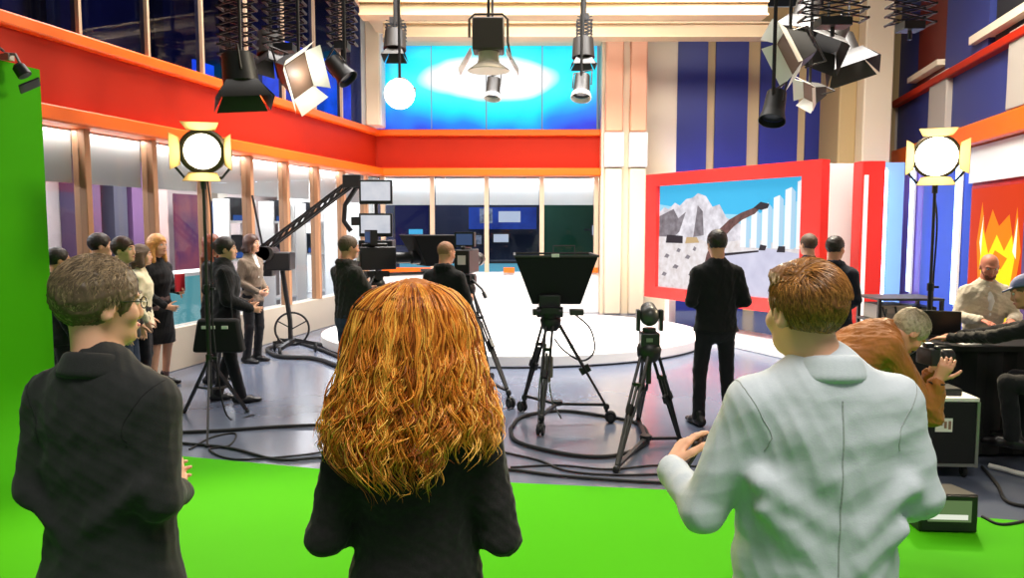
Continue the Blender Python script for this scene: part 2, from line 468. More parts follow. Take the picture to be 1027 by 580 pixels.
# reflections in the sill, painted as solid orange blocks along the plinth top
for i, (p0, p1, m) in enumerate(((383, 432, 'r'), (441, 474, 'r'), (505, 516, 'r'), (560, 600, 'r'))):
    bpart('sill_reflection', span(MB(), bx(p0), bx(p1), YB-.05, YB+.05, .84, .95), M_orange)
bm_ = [bx(p) for p in (384, 433.5, 488, 543.5, 598)]
for x in bm_: bpart('mullion', span(MB(), x-.045, x+.045, YB+.0, YB+.14, .84, 2.86), M_alu)
xs = [xl]+bm_[1:4]+[xr]
for a, c in zip(xs[:-1], xs[1:]):
    nw += 1
    w = setting('window_%d' % nw)
    span(MB(), a+.05, c-.05, YB+.06, YB+.072, .85, 2.86).build('pane', M_pane, w, smooth=False)
    span(MB(), a+.05, c-.05, YB+.26, YB+.28, 2.27, 2.86).build('roller_blind', M_blind, w, smooth=False)
# control room shell behind it
K = setting('wall_control_room')
M_nav = mat('control_room_wall', (22, 26, 58), rough=.6)
span(MB(), xl-.6, xr+.9, 19.4, 19.5, 0, 3.3).build('rear_face', M_nav, K, smooth=False)
span(MB(), at(543, 226, 19.3).x, xr+.48, 19.34, 19.39, 0, 2.9).build('green_light_patch', mat('green_light_paint', (30, 92, 56), rough=.7), K, smooth=False)  # green light in the control room, put into the surface colour
span(MB(), xl, xr+.9, YB+.32, 19.4, 2.95, 3.3).build('slab', M_nav, K, smooth=False)
span(MB(), xr+.5, xr+.6, YB+.6, 19.4, 0, 2.95).build('side_face', mat('green_light_paint', (22, 70, 40), rough=.7), K, smooth=False)

# glowing graphic panels over the red band
def led_material():
    m = bpy.data.materials.new('blue_graphic'); m.use_nodes = True; nt = m.node_tree; N = nt.nodes; L = nt.links
    bs = N['Principled BSDF']; bs.inputs['Base Color'].default_value = (.01, .01, .03, 1); bs.inputs['Roughness'].default_value = .25
    tc = N.new('ShaderNodeTexCoord'); mp = N.new('ShaderNodeMapping'); L.new(tc.outputs['Object'], mp.inputs[0])
    mp.inputs['Location'].default_value = (.49/1.42, 0, -4.86/.50); mp.inputs['Scale'].default_value = (1/1.42, 0, 1/.50)
    nz = N.new('ShaderNodeTexNoise'); nz.inputs['Scale'].default_value = .7; nz.inputs['Detail'].default_value = 2; L.new(tc.outputs['Object'], nz.inputs[0])
    sb = N.new('ShaderNodeVectorMath'); sb.operation = 'SUBTRACT'; sb.inputs[1].default_value = (.5, .5, .5); L.new(nz.outputs['Color'], sb.inputs[0])
    sc = N.new('ShaderNodeVectorMath'); sc.operation = 'SCALE'; sc.inputs['Scale'].default_value = 1.5; L.new(sb.outputs[0], sc.inputs[0])
    ln0 = N.new('ShaderNodeVectorMath'); ln0.operation = 'LENGTH'; L.new(mp.outputs[0], ln0.inputs[0])
    ml = N.new('ShaderNodeMath'); ml.operation = 'MULTIPLY'; ml.inputs[1].default_value = .55; L.new(ln0.outputs['Value'], ml.inputs[0])
    mi = N.new('ShaderNodeMath'); mi.operation = 'MINIMUM'; mi.inputs[1].default_value = 1.5; L.new(ml.outputs[0], mi.inputs[0])
    s3 = N.new('ShaderNodeVectorMath'); s3.operation = 'SCALE'; L.new(sc.outputs[0], s3.inputs[0]); L.new(mi.outputs[0], s3.inputs['Scale'])
    ad = N.new('ShaderNodeVectorMath'); ad.operation = 'ADD'; L.new(mp.outputs[0], ad.inputs[0]); L.new(s3.outputs[0], ad.inputs[1])
    ln = N.new('ShaderNodeVectorMath'); ln.operation = 'LENGTH'; L.new(ad.outputs[0], ln.inputs[0])
    dv = N.new('ShaderNodeMath'); dv.operation = 'DIVIDE'; dv.inputs[1].default_value = 3.0; L.new(ln.outputs['Value'], dv.inputs[0])
    cr = N.new('ShaderNodeValToRGB'); e = cr.color_ramp.elements
    e[0].position = .26; e[0].color = (1, 1, 1, 1); e[1].position = .98; e[1].color = (*srgb((44, 40, 160)), 1)
    for p, c in ((.34, (60, 236, 255)), (.52, (10, 222, 255)), (.68, (30, 130, 240)), (.82, (44, 64, 214))):
        x = e.new(p); x.color = (*srgb(c), 1)
    L.new(dv.outputs[0], cr.inputs[0]); L.new(cr.outputs[0], bs.inputs['Emission Color']); bs.inputs['Emission Strength'].default_value = 1.25
    return m
M_led = led_material()
sides = ['beside the white corner column', 'second from the white corner column', 'under the big central spotlight', 'beside the peach column']
for i in range(4):
    a, c = bm_[i], bm_[i+1]
    o = span(MB(), a+.012, c-.012, YB+.02, YB+.10, 3.84, 5.78).build('glowing_panel', M_led, smooth=False)
    tag(o, 'glowing blue and white panel above the red band, '+sides[i], 'panel', 'glowing blue panels above the red band')

# white corner column, peach ribbed column
o = setting('column_corner')
span(MB(), at(352, 60, 15.7).x, at(383, 60, 15.7).x, 15.6, 16.1, 3.83, 8.2).build('shaft', M_white, o, bevel=.03)
span(MB(), at(366, 60, 15.5).x, at(380, 60, 15.5).x, 15.5, 15.6, 3.83, 8.2).build('flute', M_cream, o, bevel=.02)
T = setting('trim_1')
M_peach = mat('peach_rib', (252, 186, 148), rough=.5)  # peach light on the upper ribs, put into their colour
x0, x1 = bx(601), bx(646)
span(MB(), x0, x1, YB-.25, YB+.4, 0, 5.95).build('core', M_cream, T)
zt, z1_, z2_ = 5.85, 3.74, 3.02
for p0, p1 in ((604, 621), (628, 644)):
    span(MB(), bx(p0), bx(p1), YB-.42, YB-.25, z1_, zt).build('rib', M_peach, T, bevel=.03)
    span(MB(), bx(p0)-.02, bx(p1)+.02, YB-.46, YB-.25, z2_, z1_-.02).build('block', M_white, T, bevel=.02)
    span(MB(), bx(p0), bx(p1), YB-.42, YB-.25, 0, z2_-.02).build('rib', M_cream, T, bevel=.03)

# striped wall behind the big screen
S = setting('wall_stage')
YS = 16.55
def sx(p): return at(p, 226, YS).x
span(MB(), sx(640), sx(905), YS, YS+.2, 0, 6.4).build('backing', M_tan, S)
span(MB(), sx(646), sx(676), YS-.12, YS, 0, 6.0).build('cream_pilaster', M_cream, S, bevel=.02)
for p0, p1 in ((676, 706), (714, 746), (758, 796), (804, 850)):
    span(MB(), sx(p0), sx(p1), YS-.06, YS, 0, 6.1).build('blue_panel', M_blue, S)
o = setting('column_cream')
span(MB(), at(868, 60, 15.2).x, at(897, 60, 15.2).x, 15.2, 16.5, 0, 8.2).build('shaft', M_cream, o, bevel=.03)
span(MB(), at(850, 60, 15.2).x, at(868, 60, 15.2).x, 15.5, 16.5, 0, 8.2).build('side_shaft', M_tan, o, bevel=.03)

# ceiling beams of the lighting grid
M_beam = mat('grid_beam', (214, 190, 150), rough=.5, noise=.2, nscale=1.5, col2=(170, 140, 104))
for i, (Y, p0, y0, y1, p1) in enumerate(((12.4, 360, 3, 14, 770), (14.4, 384, 24, 36, 800), (15.9, 384, 37, 41, 604))):
    a = at(p0, y0, Y); c = at(p1, y1, Y)
    o = setting('beam_%d' % (i+1))
    span(MB(), a.x, c.x, Y, Y+.25, c.z, a.z).build('girder', M_beam, o, bevel=.01)
    span(MB(), a.x, c.x, Y-.06, Y+.31, c.z-.03, c.z).build('flange', M_beam, o)
    span(MB(), a.x, c.x, Y-.06, Y+.31, a.z, a.z+.03).build('flange', M_beam, o)
    for k in range(5):
        xx = a.x+(c.x-a.x)*(k+.5)/5
        MB().cyl((xx, Y+.12, a.z), (xx, Y+.12, 8.2), .03).build('hanger', M_dark, o)
o = setting('beam_4')          # cross beam running away from the camera, top left of the corner column
a = at(352, 5, 12.0)
MB().bar((a.x-.1, 9.5, a.z+.6), (a.x-.1, 15.6, a.z+.6), .25, .3).build('girder', M_beam, o)

# right wall: blue and lit strips under an orange ledge, more panels above
Q = setting('wall_right', RORG, ROT)
def q(name, t0, t1, z0, z1, m, y0=-.25, y1=0.0, **k): return span(MB(), t0, t1, y0, y1, z0, z1).build(name, m, Q, **k)
M_grey = mat('grey_post', (176, 166, 152), rough=.6)
M_lblue = mat('light_blue_panel', (150, 196, 250), rough=.5)
M_purp = mat('violet_panel', (150, 126, 240), rough=.5)
M_mblue = mat('mid_blue_panel', (74, 104, 224), rough=.5)
M_rblue = mat('slate_blue_panel', (44, 54, 118), rough=.5)
M_dred = mat('dark_red_panel', (112, 34, 22), rough=.5)
q('backing', 4, 19.5, 0, 8.2, mat('right_wall_core', (70, 60, 92), rough=.7), -.5, -.26, smooth=False)
q('light_blue_panel', 17.4, 19.4, 0, 3.06, M_lblue)
q('violet_panel', 15.95, 17.35, 0, 3.06, M_purp)
q('blue_panel', 13.75, 15.9, 0, 3.06, M_mblue)
q('white_panel', 11.2, 13.6, 2.5, 3.06, M_white)
q('violet_pier', 10.4, 11.2, 0, 3.06, mat('dusky_violet', (92, 70, 120), rough=.5), -.25, .12)
q('white_panel', 4, 10.4, 0, 3.06, M_white)
q('red_surround', 11.2, 13.6, 0, 2.5, M_red, -.25, -.06)
q('orange_ledge', 4, 19.4, 3.08, 3.42, M_orange, -.25, .10, bevel=.03)
q('red_ledge', 4, 19.4, 4.33, 4.46, M_red, -.25, .14, bevel=.02)
for t0, t1 in ((17.9, 18.9), (14.55, 15.5), (11.0, 12.05), (8, 9)):
    q('grey_post', t0, t1, 3.42, 4.5, M_grey, -.25, .10, bevel=.02)
for t0, t1 in ((15.5, 17.9), (12.05, 14.55), (9, 11)): q('blue_panel', t0, t1, 3.42, 4.33, M_rblue)
q('blue_panel', 16.6, 19.4, 4.46, 8.2, M_rblue); q('dark_red_panel', 14.9, 16.6, 4.46, 8.2, M_dred)
q('blue_panel', 12.9, 14.8, 4.46, 8.2, M_rblue, -.25, .06); q('black_panel', 8, 12.8, 4.46, 8.2, M_dark)
q('white_ledge', 11, 13.4, 4.62, 4.74, M_cream, -.25, .16)
q('white_ledge', 14.9, 16.7, 4.62, 4.72, M_cream, -.25, .16)
# ================================================================== stage, screen, equipment
M_black = mat('black_metal', (24, 23, 24), rough=.45)
M_bmatte = mat('black_fabric', (18, 18, 20), rough=.9)
M_bplast = mat('black_plastic', (30, 30, 33), rough=.4)
M_dgrey = mat('dark_grey_metal', (62, 60, 58), rough=.45, metal=.3)
M_steel = mat('steel_tube', (150, 146, 142), rough=.35, metal=.7)
M_lab = mat('white_label', (236, 232, 222), rough=.6)
M_rub = mat('rubber', (28, 28, 30), rough=.8)
M_lens = mat('lens_glass', (16, 18, 30), rough=.08)
M_stage = mat('stage_white', (246, 242, 236), rough=.35)

def ellipse(cx, cy, a, b, n=72, z=0): return [(cx+a*math.cos(2*PI*k/n), cy+b*math.sin(2*PI*k/n), z) for k in range(n)]
st = thing('stage_platform', 'low white oval presenters stage in the middle of the studio', 'stage', (0, 12.2, 0))
MB().prism(ellipse(0, 0, 3.0, 2.45, z=.02), (0, 0, .15)).build('deck', M_stage, st, bevel=.015, ang=20)
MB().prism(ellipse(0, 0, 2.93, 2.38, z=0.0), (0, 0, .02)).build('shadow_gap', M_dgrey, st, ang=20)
# low white podium under the big screen
st = thing('screen_podium', 'low white podium running along below the red framed screen', 'podium')
sa = Vector((2.46, 13.95, 0)); sb_ = Vector((4.28, 10.6, 0)); sd = (sb_-sa).normalized(); sn = Vector((-sd.y, sd.x, 0)); sn = sn if sn.y < 0 else -sn
pp = [sa+sd*.35+sn*.15, sb_-sd*.1+sn*.85, sb_+sd*.5+sn*.4, sb_+sd*.6-sn*.5, sa-sn*.5+sd*.35]
pp = [p for p in pp]
MB().prism([(p.x, p.y, 0) for p in [sa+sd*1.6-sn*.1, sa+sd*1.9+sn*.35, sb_+sn*.55, sb_+sd*.9+sn*.2, sb_+sd*.9-sn*.5, sa+sd*1.6-sn*.5]], (0, 0, .12)).build('deck', M_stage, st, bevel=.01, ang=20)

# ---- big video screen in its red frame
Wd = (sb_-sa).length; rz = math.atan2(sd.y, sd.x)
scr = thing('video_screen', 'big video screen in a thick red frame showing ruins under blue sky', 'screen', (sa.x, sa.y, 0), rz)
z0, z1 = .55, 2.74; il, ir, ib, it = .30, Wd-.34, z0+.2, z1-.21
fr = MB()
span(fr, 0, il, -.06, .10, z0, z1); span(fr, ir, Wd, -.06, .10, z0, z1); span(fr, il, ir, -.06, .10, it, z1); span(fr, il, ir, -.06, .10, z0, ib)
fr.build('frame', mat('screen_red', (226, 36, 30), rough=.4), scr)
span(MB(), il-.02, ir+.02, .02, .2, ib-.02, it+.02).build('back_box', M_black, scr)
for x in (.5, Wd-.5): span(MB(), x-.06, x+.06, .05, .2, .125 if x > 1 else 0, z0).build('foot', M_white, scr)
def emi(name, c, s=1.0, c2=None, scale=6, n=.8):
    return mat(name, c, rough=.8, spec=.1, noise=n if c2 else 0, nscale=scale, col2=c2, emit=c, estr=s) if c2 else mat(name, c, rough=.8, spec=.1, emit=c, estr=s)
d = MB(); iw, ih = ir-il, it-ib
def pic(poly, layer, m):
    d.use(m); d.add([(il+u*iw, .018-.0012*layer, ib+v*ih) for u, v in poly], [tuple(range(len(poly)))])
E_sky = emi('screen_sky', (70, 190, 240), .85); E_sky2 = emi('screen_sky_low', (158, 220, 246), .85)
E_mtn = emi('screen_mountain', (232, 230, 238), .95, (132, 126, 138), 5)
E_mtn2 = emi('screen_rock', (150, 144, 152), .75, (80, 72, 78), 9)
E_col = emi('screen_column', (240, 246, 252), .9); E_cols = emi('screen_column_side', (176, 214, 240), .85)
E_gnd = emi('screen_ground', (206, 206, 226), .95, (178, 178, 204), 3); E_gnd2 = emi('screen_path', (226, 222, 226), .95, (190, 180, 176), 8)
E_scul = emi('screen_sculpture', (128, 92, 88), .75, (60, 40, 44), 14); E_dk = emi('screen_dark', (58, 52, 60), .7); E_sand = emi('screen_sand', (206, 176, 130), .75)
pic([(0, 0), (1, 0), (1, 1), (0, 1)], 0, E_sky)
pic([(0, 0), (1, 0), (1, .82), (.7, .7), (.4, .72), (0, .82)], 1, E_sky2)
pic([(0, .2), (.62, .2), (.62, .62), (.52, .68), (.47, .8), (.42, .78), (.37, .88), (.31, .91), (.27, .87), (.22, .86), (.17, .80), (.13, .83), (.08, .77), (.04, .79), (0, .74)], 2, E_mtn)
pic([(0, .5), (.1, .47), (.17, .55), (.22, .74), (.16, .68), (.12, .77), (.05, .73), (0, .7)], 3, E_mtn2)
pic([(.28, .5), (.36, .52), (.35, .74), (.31, .8)], 3, E_mtn2)
pic([(0, .5), (.3, .5), (.42, .44), (.7, .5), (1, .42), (1, 0), (0, 0)], 4, E_gnd2)
pic([(.36, 0), (.44, .38), (.58, .36), (.8, .42), (1, .38), (1, 0)], 5, E_gnd)
for k in range(6):
    u = .62+.068*k; tp = .66+.06*k
    pic([(u, .42), (u+.036, .42), (u+.036, tp+.02), (u, tp)], 6, E_col); pic([(u+.036, .42), (u+.06, .42), (u+.06, tp-.02), (u+.036, tp+.02)], 6, E_cols)
pic([(.06, .44), (.2, .44), (.2, .51), (.07, .52)], 7, E_dk); pic([(.22, .44), (.33, .45), (.31, .5), (.23, .5)], 7, E_sand)
arc = [(.365, .22), (.385, .34), (.42, .46), (.47, .57), (.54, .66), (.62, .72), (.70, .76), (.745, .80)]
arc2 = [(.75, .765), (.71, .71), (.63, .66), (.57, .595), (.515, .515), (.47, .42), (.44, .32), (.43, .22)]
for i in range(7): pic([arc[i], arc[i+1], arc2[6-i], arc2[7-i]], 8, E_scul)
pic([(.70, .76), (.745, .81), (.80, .79), (.79, .755), (.75, .74)], 9, E_dk)
pic([(.50, .335), (.74, .385), (.74, .40), (.50, .36)], 9, E_dk)
pic([(.74, .40), (.78, .40), (.79, .44), (.75, .45)], 9, E_dk); pic([(.85, .39), (.9, .39), (.9, .44), (.86, .44)], 9, E_dk)
for u, v, s in ((.05, .3, .03), (.15, .36, .025), (.22, .3, .03), (.12, .2, .035), (.28, .38, .02), (.03, .12, .03), (.25, .14, .03)):
    pic([(u, v), (u+s, v-.01), (u+s*1.5, v+.02), (u+s*.6, v+.035)], 9, E_mtn2)
d.build('display', None, scr, smooth=False)

# white wall panel and red pillar beside the screen
o = tag(span(MB(), at(826, 226, 11.6).x, at(866, 226, 11.6).x, 11.6, 11.7, 0, 2.76).build('stage_flat', M_white, bevel=.01), 'tall white scenery flat between screen and red pillar', 'scenery')
o = thing('red_pillar', 'slim red scenery pillar with a glowing white edge strip', 'scenery')
a, c = at(863, 226, 11.0).x, at(886, 226, 11.0).x
span(MB(), a, c, 11.0, 11.3, 0, 2.75).build('shaft', mat('screen_red', (226, 36, 30)), o, bevel=.01)
span(MB(), a+.03, a+.08, 10.975, 10.999, .2, 2.55).build('light_strip', emi('warm_white_glow', (255, 246, 236), 1.3), o)
# flame banner on the right wall
fb = thing('flame_banner', 'backlit red and yellow flame banner behind the bald man', 'banner', RORG, ROT)
E_red = emi('banner_red', (240, 70, 24), .8); E_or = emi('banner_orange', (255, 140, 20), 1.0); E_yel = emi('banner_yellow', (255, 232, 30), 1.1); E_bw = emi('banner_white', (255, 246, 214), 1.3)
span(MB(), 11.35, 13.45, -.05, .0, .3, 2.45).build('light_box', M_red, fb)
d = MB()
def pic2(poly, layer, m):
    d.use(m); d.add([(13.4-u*2.0, .004+.0012*layer, .35+v*2.05) for u, v in poly], [tuple(range(len(poly)))])
pic2([(0, 0), (1, 0), (1, 1), (0, 1)], 0, E_red)
pic2([(.12, 0), (.9, 0), (.86, .3), (.93, .55), (.84, .85), (.8, .62), (.72, .8), (.55, .72), (.42, .84), (.3, .66), (.22, .9), (.14, .6), (.2, .3)], 1, E_or)
pic2([(.2, 0), (.82, 0), (.78, .3), (.84, .5), (.78, .66), (.66, .55), (.52, .66), (.38, .52), (.26, .7), (.22, .45), (.28, .25)], 2, E_yel)
pic2([(.26, 0), (.7, 0), (.6, .2), (.44, .3), (.3, .22)], 3, E_bw)
pic2([(.2, .6), (.26, .8), (.24, .5)], 3, E_bw); pic2([(.80, .55), (.86, .78), (.86, .5)], 3, E_bw)
pic2([(.40, .44), (.62, .42), (.72, .5), (.5, .55)], 3, E_or)
d.build('flame_print', None, fb, smooth=False)
# lit tubes on the right wall
M_tube = emi('cool_tube', (176, 208, 255), 7.0)
for t, w_ in ((16.35, 'violet panel'), (13.82, 'dark blue panel beside the flame banner')):
    p = RORG+DV*t+NL*.02
    o = thing('light_tube', 'upright glowing white light tube on the '+w_, 'light', p, ROT, 'upright light tubes on the right wall')
    MB().box((0, .02, 1.75), (.1, .04, 2.5)).build('channel', M_white, o)
    MB().cyl((0, .055, .55), (0, .055, 2.95), .045).build('tube', M_tube, o)

Yf = 14.4; fa_, fb_ = at(878, 226, Yf).x, at(904, 226, Yf).x
o = thing('scenery_flat', 'light blue scenery flat with a glowing white edge right of the red pillar', 'scenery', ((fa_+fb_)/2, Yf, 0))
MB().box((0, 0, 1.5), (fb_-fa_, .08, 3.0)).build('panel', M_lblue, o); MB().box((0, .25, .04), (.4, .5, .08)).build('foot', M_dgrey, o)
MB().box((-(fb_-fa_)/2+.10, -.06, 1.6), (.10, .04, 2.6)).build('channel', M_white, o); MB().cyl((-(fb_-fa_)/2+.10, -.11, .35), (-(fb_-fa_)/2+.10, -.11, 2.85), .045).build('light_tube', M_tube, o)
# ---------------------------------------------------------------- light stands
def lamp_stand(loc, ztop, aim, label, feet, zleg=.52, lens=.16):
    o = thing('lamp_stand', label, 'lamp', loc)
    MB().cyl((0, 0, .28), (0, 0, 1.3), .021, n=12).build('pole', M_black, o)
    MB().cyl((0, 0, 1.2), (0, 0, ztop-.28), .014, n=12).build('pole', M_dgrey, o)
    for z in (1.26, .62): MB().cyl((0, 0, z-.035), (0, 0, z+.035), .031, n=14).bar((.03, 0, z), (.075, 0, z), .02, .02).build('collar', M_black, o)
    for fx, fy in feet:
        l = MB().use(M_black); l.bar((0, 0, zleg+.09), (fx, fy, .018), .018, .034); l.use(M_rub).ball((fx, fy, .016), (.024, .024, .016), 10)
        l.build('leg', None, o)
        MB().bar((0, 0, .33), (fx*.5, fy*.5, (zleg+.09)*.5), .01, .02).build('brace', M_dgrey, o)
    MB().cyl((0, 0, ztop-.34), (0, 0, ztop-.22), .025, n=12).build('spigot', M_dgrey, o)
    d = (Vector(aim)-Vector(loc)-Vector((0, 0, ztop))).normalized()
    q = Vector((0, 0, 1)).rotation_difference(d).to_matrix(); c = Vector((0, 0, ztop))
    side = d.cross(Vector((0, 0, 1))).normalized()
    yk = [c+side*.235+d*-.05+Vector((0, 0, .02)), c+side*.235+Vector((0, 0, -.14)), c+side*.16+Vector((0, 0, -.235)), c+side*-.16+Vector((0, 0, -.235)), c+side*-.235+Vector((0, 0, -.14)), c+side*-.235+d*-.05+Vector((0, 0, .02))]
    MB().tube(yk, .013, 8).build('yoke', M_dgrey, o)
    h = MB().lathe([(.10, -.26), (.17, -.24), (.20, -.16), (.205, .02), (.19, .035), (lens+.012, .036), (lens+.012, .02)], c, 28, q)
    for k in range(5): h.torus(c+d*(-.22+.045*k), .19, .012, d, 24, 6)
    hd = h.build('lamp_head', mat('lamp_housing', (96, 82, 58), rough=.4, metal=.4), o)
    MB().lathe([(lens, .018), (lens*.9, .035), (lens*.5, .052), (.01, .058)], c, 28, q).build('lens', emi('lamp_glow', (255, 244, 214), 9), hd)
    M_bd = mat('barn_door_gold', (206, 168, 92), rough=.35, metal=.5)
    up = side.cross(d).normalized()
    for a, b_ in ((side, up), (-side, up), (up, side), (-up, side)):
        e0 = c+d*.04+a*.185; e1 = c+d*.16+a*.255
        MB().hexa([e0-b_*.12, e0+b_*.12, e1+b_*.16, e1-b_*.16], [v+a*.004+d*-.004 for v in (e0-b_*.12, e0+b_*.12, e1+b_*.16, e1-b_*.16)]).build('barn_door', M_bd, hd)
    cb = spline([c-d*.24, c-d*.3+Vector((0, 0, -.25)), Vector((.05, .03, ztop-.6)), Vector((.035, .02, 1.3)), Vector((.04, .03, .75)), Vector((.1, .12, .05)), Vector((.3, .3, .012))], 8)
    MB().tube(cb, .008, 6).build('power_cable', M_rub, o)
    return o
LS = Vector((-2.79, 7.0, 0)); LZ = at(193, 152, 7.0).z
f1, f2 = ground(208, 449)-LS, ground(248, 414)-LS
lamp_stand(LS, LZ, (-.9, 0, 1.75), 'glowing lamp with barn doors on a black stand near the green wall', [(f1.x, f1.y), (f2.x, f2.y), (-.42, .40)])
RS = Vector((at(936, 226, 7.2).x, 7.2, 0)); RZ = at(937, 157, 7.2).z
lamp_stand(RS, RZ, (.6, 0, 1.7), 'glowing lamp with barn doors on a tall stand behind the crew desk', [(.1, -.32), (.2, .45), (-.5, .3)], lens=.18)

# ---------------------------------------------------------------- tripods and cameras
def tripod(o, apex, feet, zs=.26, dolly=True, mid=.55):
    """twin-tube legs, ground spreader and, with dolly, castors"""
    ap = Vector(apex)
    MB().lathe([(.06, -.10), (.09, -.06), (.10, 0), (.085, .04), (.06, .06)], ap, 18).build('tripod_bowl', M_black, o)
    c = Vector((sum(f[0] for f in feet)/3, sum(f[1] for f in feet)/3, .12))
    zf = .15 if dolly else .02
    for fx, fy in feet:
        f = Vector((fx, fy, zf)); out = Vector((fx-ap.x, fy-ap.y, 0)).normalized(); s = Vector((-out.y, out.x, 0))
        t = ap+out*.085-Vector((0, 0, .05)); m = t.lerp(f, mid); b_ = t.lerp(f, .96)
        l = MB().use(M_black)
        for k in (-1, 1): l.cyl(t+s*.032*k, m+s*.032*k, .013, n=8)
        l.bar(m-(f-t)*.05, m+(f-t)*.03, .1, .035, s); l.use(M_dgrey); l.cyl(t.lerp(f, mid-.25), b_, .012, n=8)
        l.use(M_black); l.bar(t.lerp(f, .26)-s*.04, t.lerp(f, .26)+s*.04, .03, .03)
        for k in (-1, 1): l.cyl(m+s*.026*k, b_+s*.012*k, .010, n=8)
        l.ball(f, (.03, .03, .035), 10); l.build('tripod_leg', None, o)
        MB().bar(Vector((c.x, c.y, zf+.03)), Vector((fx, fy, zf+.02)), .035, .022).build('spreader_arm', M_black, o)
        if dolly:
            w = MB().use(M_black); w.cyl((fx, fy, zf), (fx, fy, .10), .016, n=8); w.bar((fx, fy, .11), (fx+out.x*.05, fy+out.y*.05, .06), .05, .012)
            w.use(M_rub); cc = Vector((fx, fy, .0))+out*.04+Vector((0, 0, .056))
            for k in (-1, 1): w.torus(cc+s*.02*k, .04, .014, s, 18, 8)
            w.use(M_dgrey).cyl(cc-s*.03, cc+s*.03, .026, n=12); w.build('castor', None, o)
    MB().cyl((c.x, c.y, zf+.02), (c.x, c.y, zf+.06), .05, n=14).build('spreader_hub', M_black, o)
# the big camera with a hood on its dolly, seen from behind
c0 = Vector((.34, 7.1, 0))
cam3 = thing('studio_camera', 'big black studio camera with a wide prompter hood on a wheeled tripod, nobody at it', 'camera', c0)
ft = [ground(543, 436)-c0, ground(608, 424)-c0, ground(526, 414)-c0]
za = at(560, 318, 7.1).z
tripod(cam3, (.02, 0, za-.03), [(f.x, f.y) for f in ft])
def L3(px, py, dy=0): return at(px, py, 7.1+dy)-c0
zt_, zb_ = L3(556, 257).z, L3(556, 306).z
hx0, hx1, hb0, hb1 = L3(516, 256).x, L3(598, 256).x, L3(534, 306).x, L3(583, 306).x
dp = .30
MB().hexa([(hb0, 0.05, zb_), (hb1, 0.05, zb_), (hb1, dp, zb_), (hb0, dp, zb_)], [(hx0, -.16, zt_), (hx1, -.16, zt_), (hx1, dp+.28, zt_-.02), (hx0, dp+.28, zt_-.02)]).build('prompter_hood', M_bmatte, cam3, bevel=.012)
r_ = MB()
for p_, q_ in (((hx0, -.16), (hx1, -.16)), ((hx0, dp+.28), (hx1, dp+.28)), ((hx0, -.16), (hx0, dp+.28)), ((hx1, -.16), (hx1, dp+.28))): r_.bar((*p_, zt_+.004), (*q_, zt_+.004), .02, .02)
r_.build('hood_rim', M_dgrey, cam3)
w_ = MB(); w_.tube([(L3(554, 256).x, -.16, zt_), (L3(554, 256).x, -.16, zt_+.1), (L3(575, 256).x, -.16, zt_+.1), (L3(575, 256).x, -.16, zt_)], .006, 6); w_.build('hood_hanger', M_dgrey, cam3)
MB().box((L3(556, 256).x, -.17, zt_+.012), (.07, .02, .03)).build('hood_clip', M_lab, cam3)
bz = (L3(560, 300).z)
MB().box((.01, .12, bz-.02), (.20, .34, .13)).build('camera_body', M_bplast, cam3, bevel=.015)
MB().lathe([(.055, 0), (.06, .05), (.06, .2), (.07, .21), (.07, .3)], (.01, .20, bz), 20, Matrix.Rotation(-PI/2, 3, 'X')).build('lens', M_black, cam3)
MB().box((.01, -.05, za+.075), (.16, .24, .05)).cyl((.01, -.05, za), (.01, -.05, za+.06), .075).cyl((-.11, -.05, za+.05), (.13, -.05, za+.05), .05).build('pan_head', M_black, cam3)
mp_ = MB(); mp_.box((L3(541, 314).x, -.02, L3(541, 313).z), (.13, .09, .055)); mp_.box((L3(578, 314).x, -.02, L3(578, 313).z), (.13, .09, .055)); mp_.build('side_bracket', M_dgrey, cam3, bevel=.008)
MB().tube(spline([L3(575, 314), L3(592, 330), L3(596, 352), L3(584, 362), L3(566, 352), L3(556, 340)], 8), .009, 6).build('camera_cable', M_rub, cam3)
MB().box(L3(549, 368, -.1), (.10, .10, .19)).box(L3(549, 381, -.15), (.06, .03, .05)).build('power_box', mat('worn_grey', (120, 110, 98), rough=.6), cam3, bevel=.01)
for a_, b_ in (((548, 345), (540, 430)), ((553, 345), (545, 425)), ((551, 385), (563, 420))): MB().tube(spline([L3(*a_, -.1), L3((a_[0]+b_[0])/2-3, (a_[1]+b_[1])/2, -.12), L3(*b_, -.1)], 6), .008, 6).build('camera_cable', M_steel, cam3)

# small remote camera on a tripod
c1 = Vector((1.09, 6.05, 0))
pz = thing('remote_camera', 'small round-headed remote camera on a slim black tripod', 'camera', c1)
ft = [ground(618, 474)-c1, ground(682, 444)-c1, ground(640, 425)-c1]
za1 = at(650, 350, 6.05).z
tripod(pz, (0, 0, za1), [(f.x, f.y) for f in ft], dolly=False, mid=.5)
MB().cyl((0, 0, za1+.02), (0, 0, za1+.12), .045).cyl((0, 0, za1-.28), (0, 0, za1), .022).build('centre_column', M_black, pz)
zb1 = at(650, 340, 6.05).z
MB().box((0, 0, zb1+.0), (.15, .15, .11)).build('base_unit', M_bplast, pz, bevel=.012)
MB().cyl((0, 0, zb1+.05), (0, 0, zb1+.09), .055).box((-.09, 0, zb1+.15), (.03, .07, .17)).box((.09, 0, zb1+.15), (.03, .07, .17)).build('fork', M_bplast, pz, bevel=.006)
hq = Matrix.Rotation(R(-70), 3, 'X')
MB().ball((0, 0, zb1+.185), (.078, .088, .085), 18).lathe([(.06, 0), (.066, .05), (.062, .11), (.05, .115)], (.01, .02, zb1+.19), 18, hq).build('camera_head', mat('dark_grey_plastic', (58, 56, 56), rough=.35), pz)
MB().box((-.01, -.078, zb1), (.05, .006, .03)).build('label_plate', M_steel, pz)

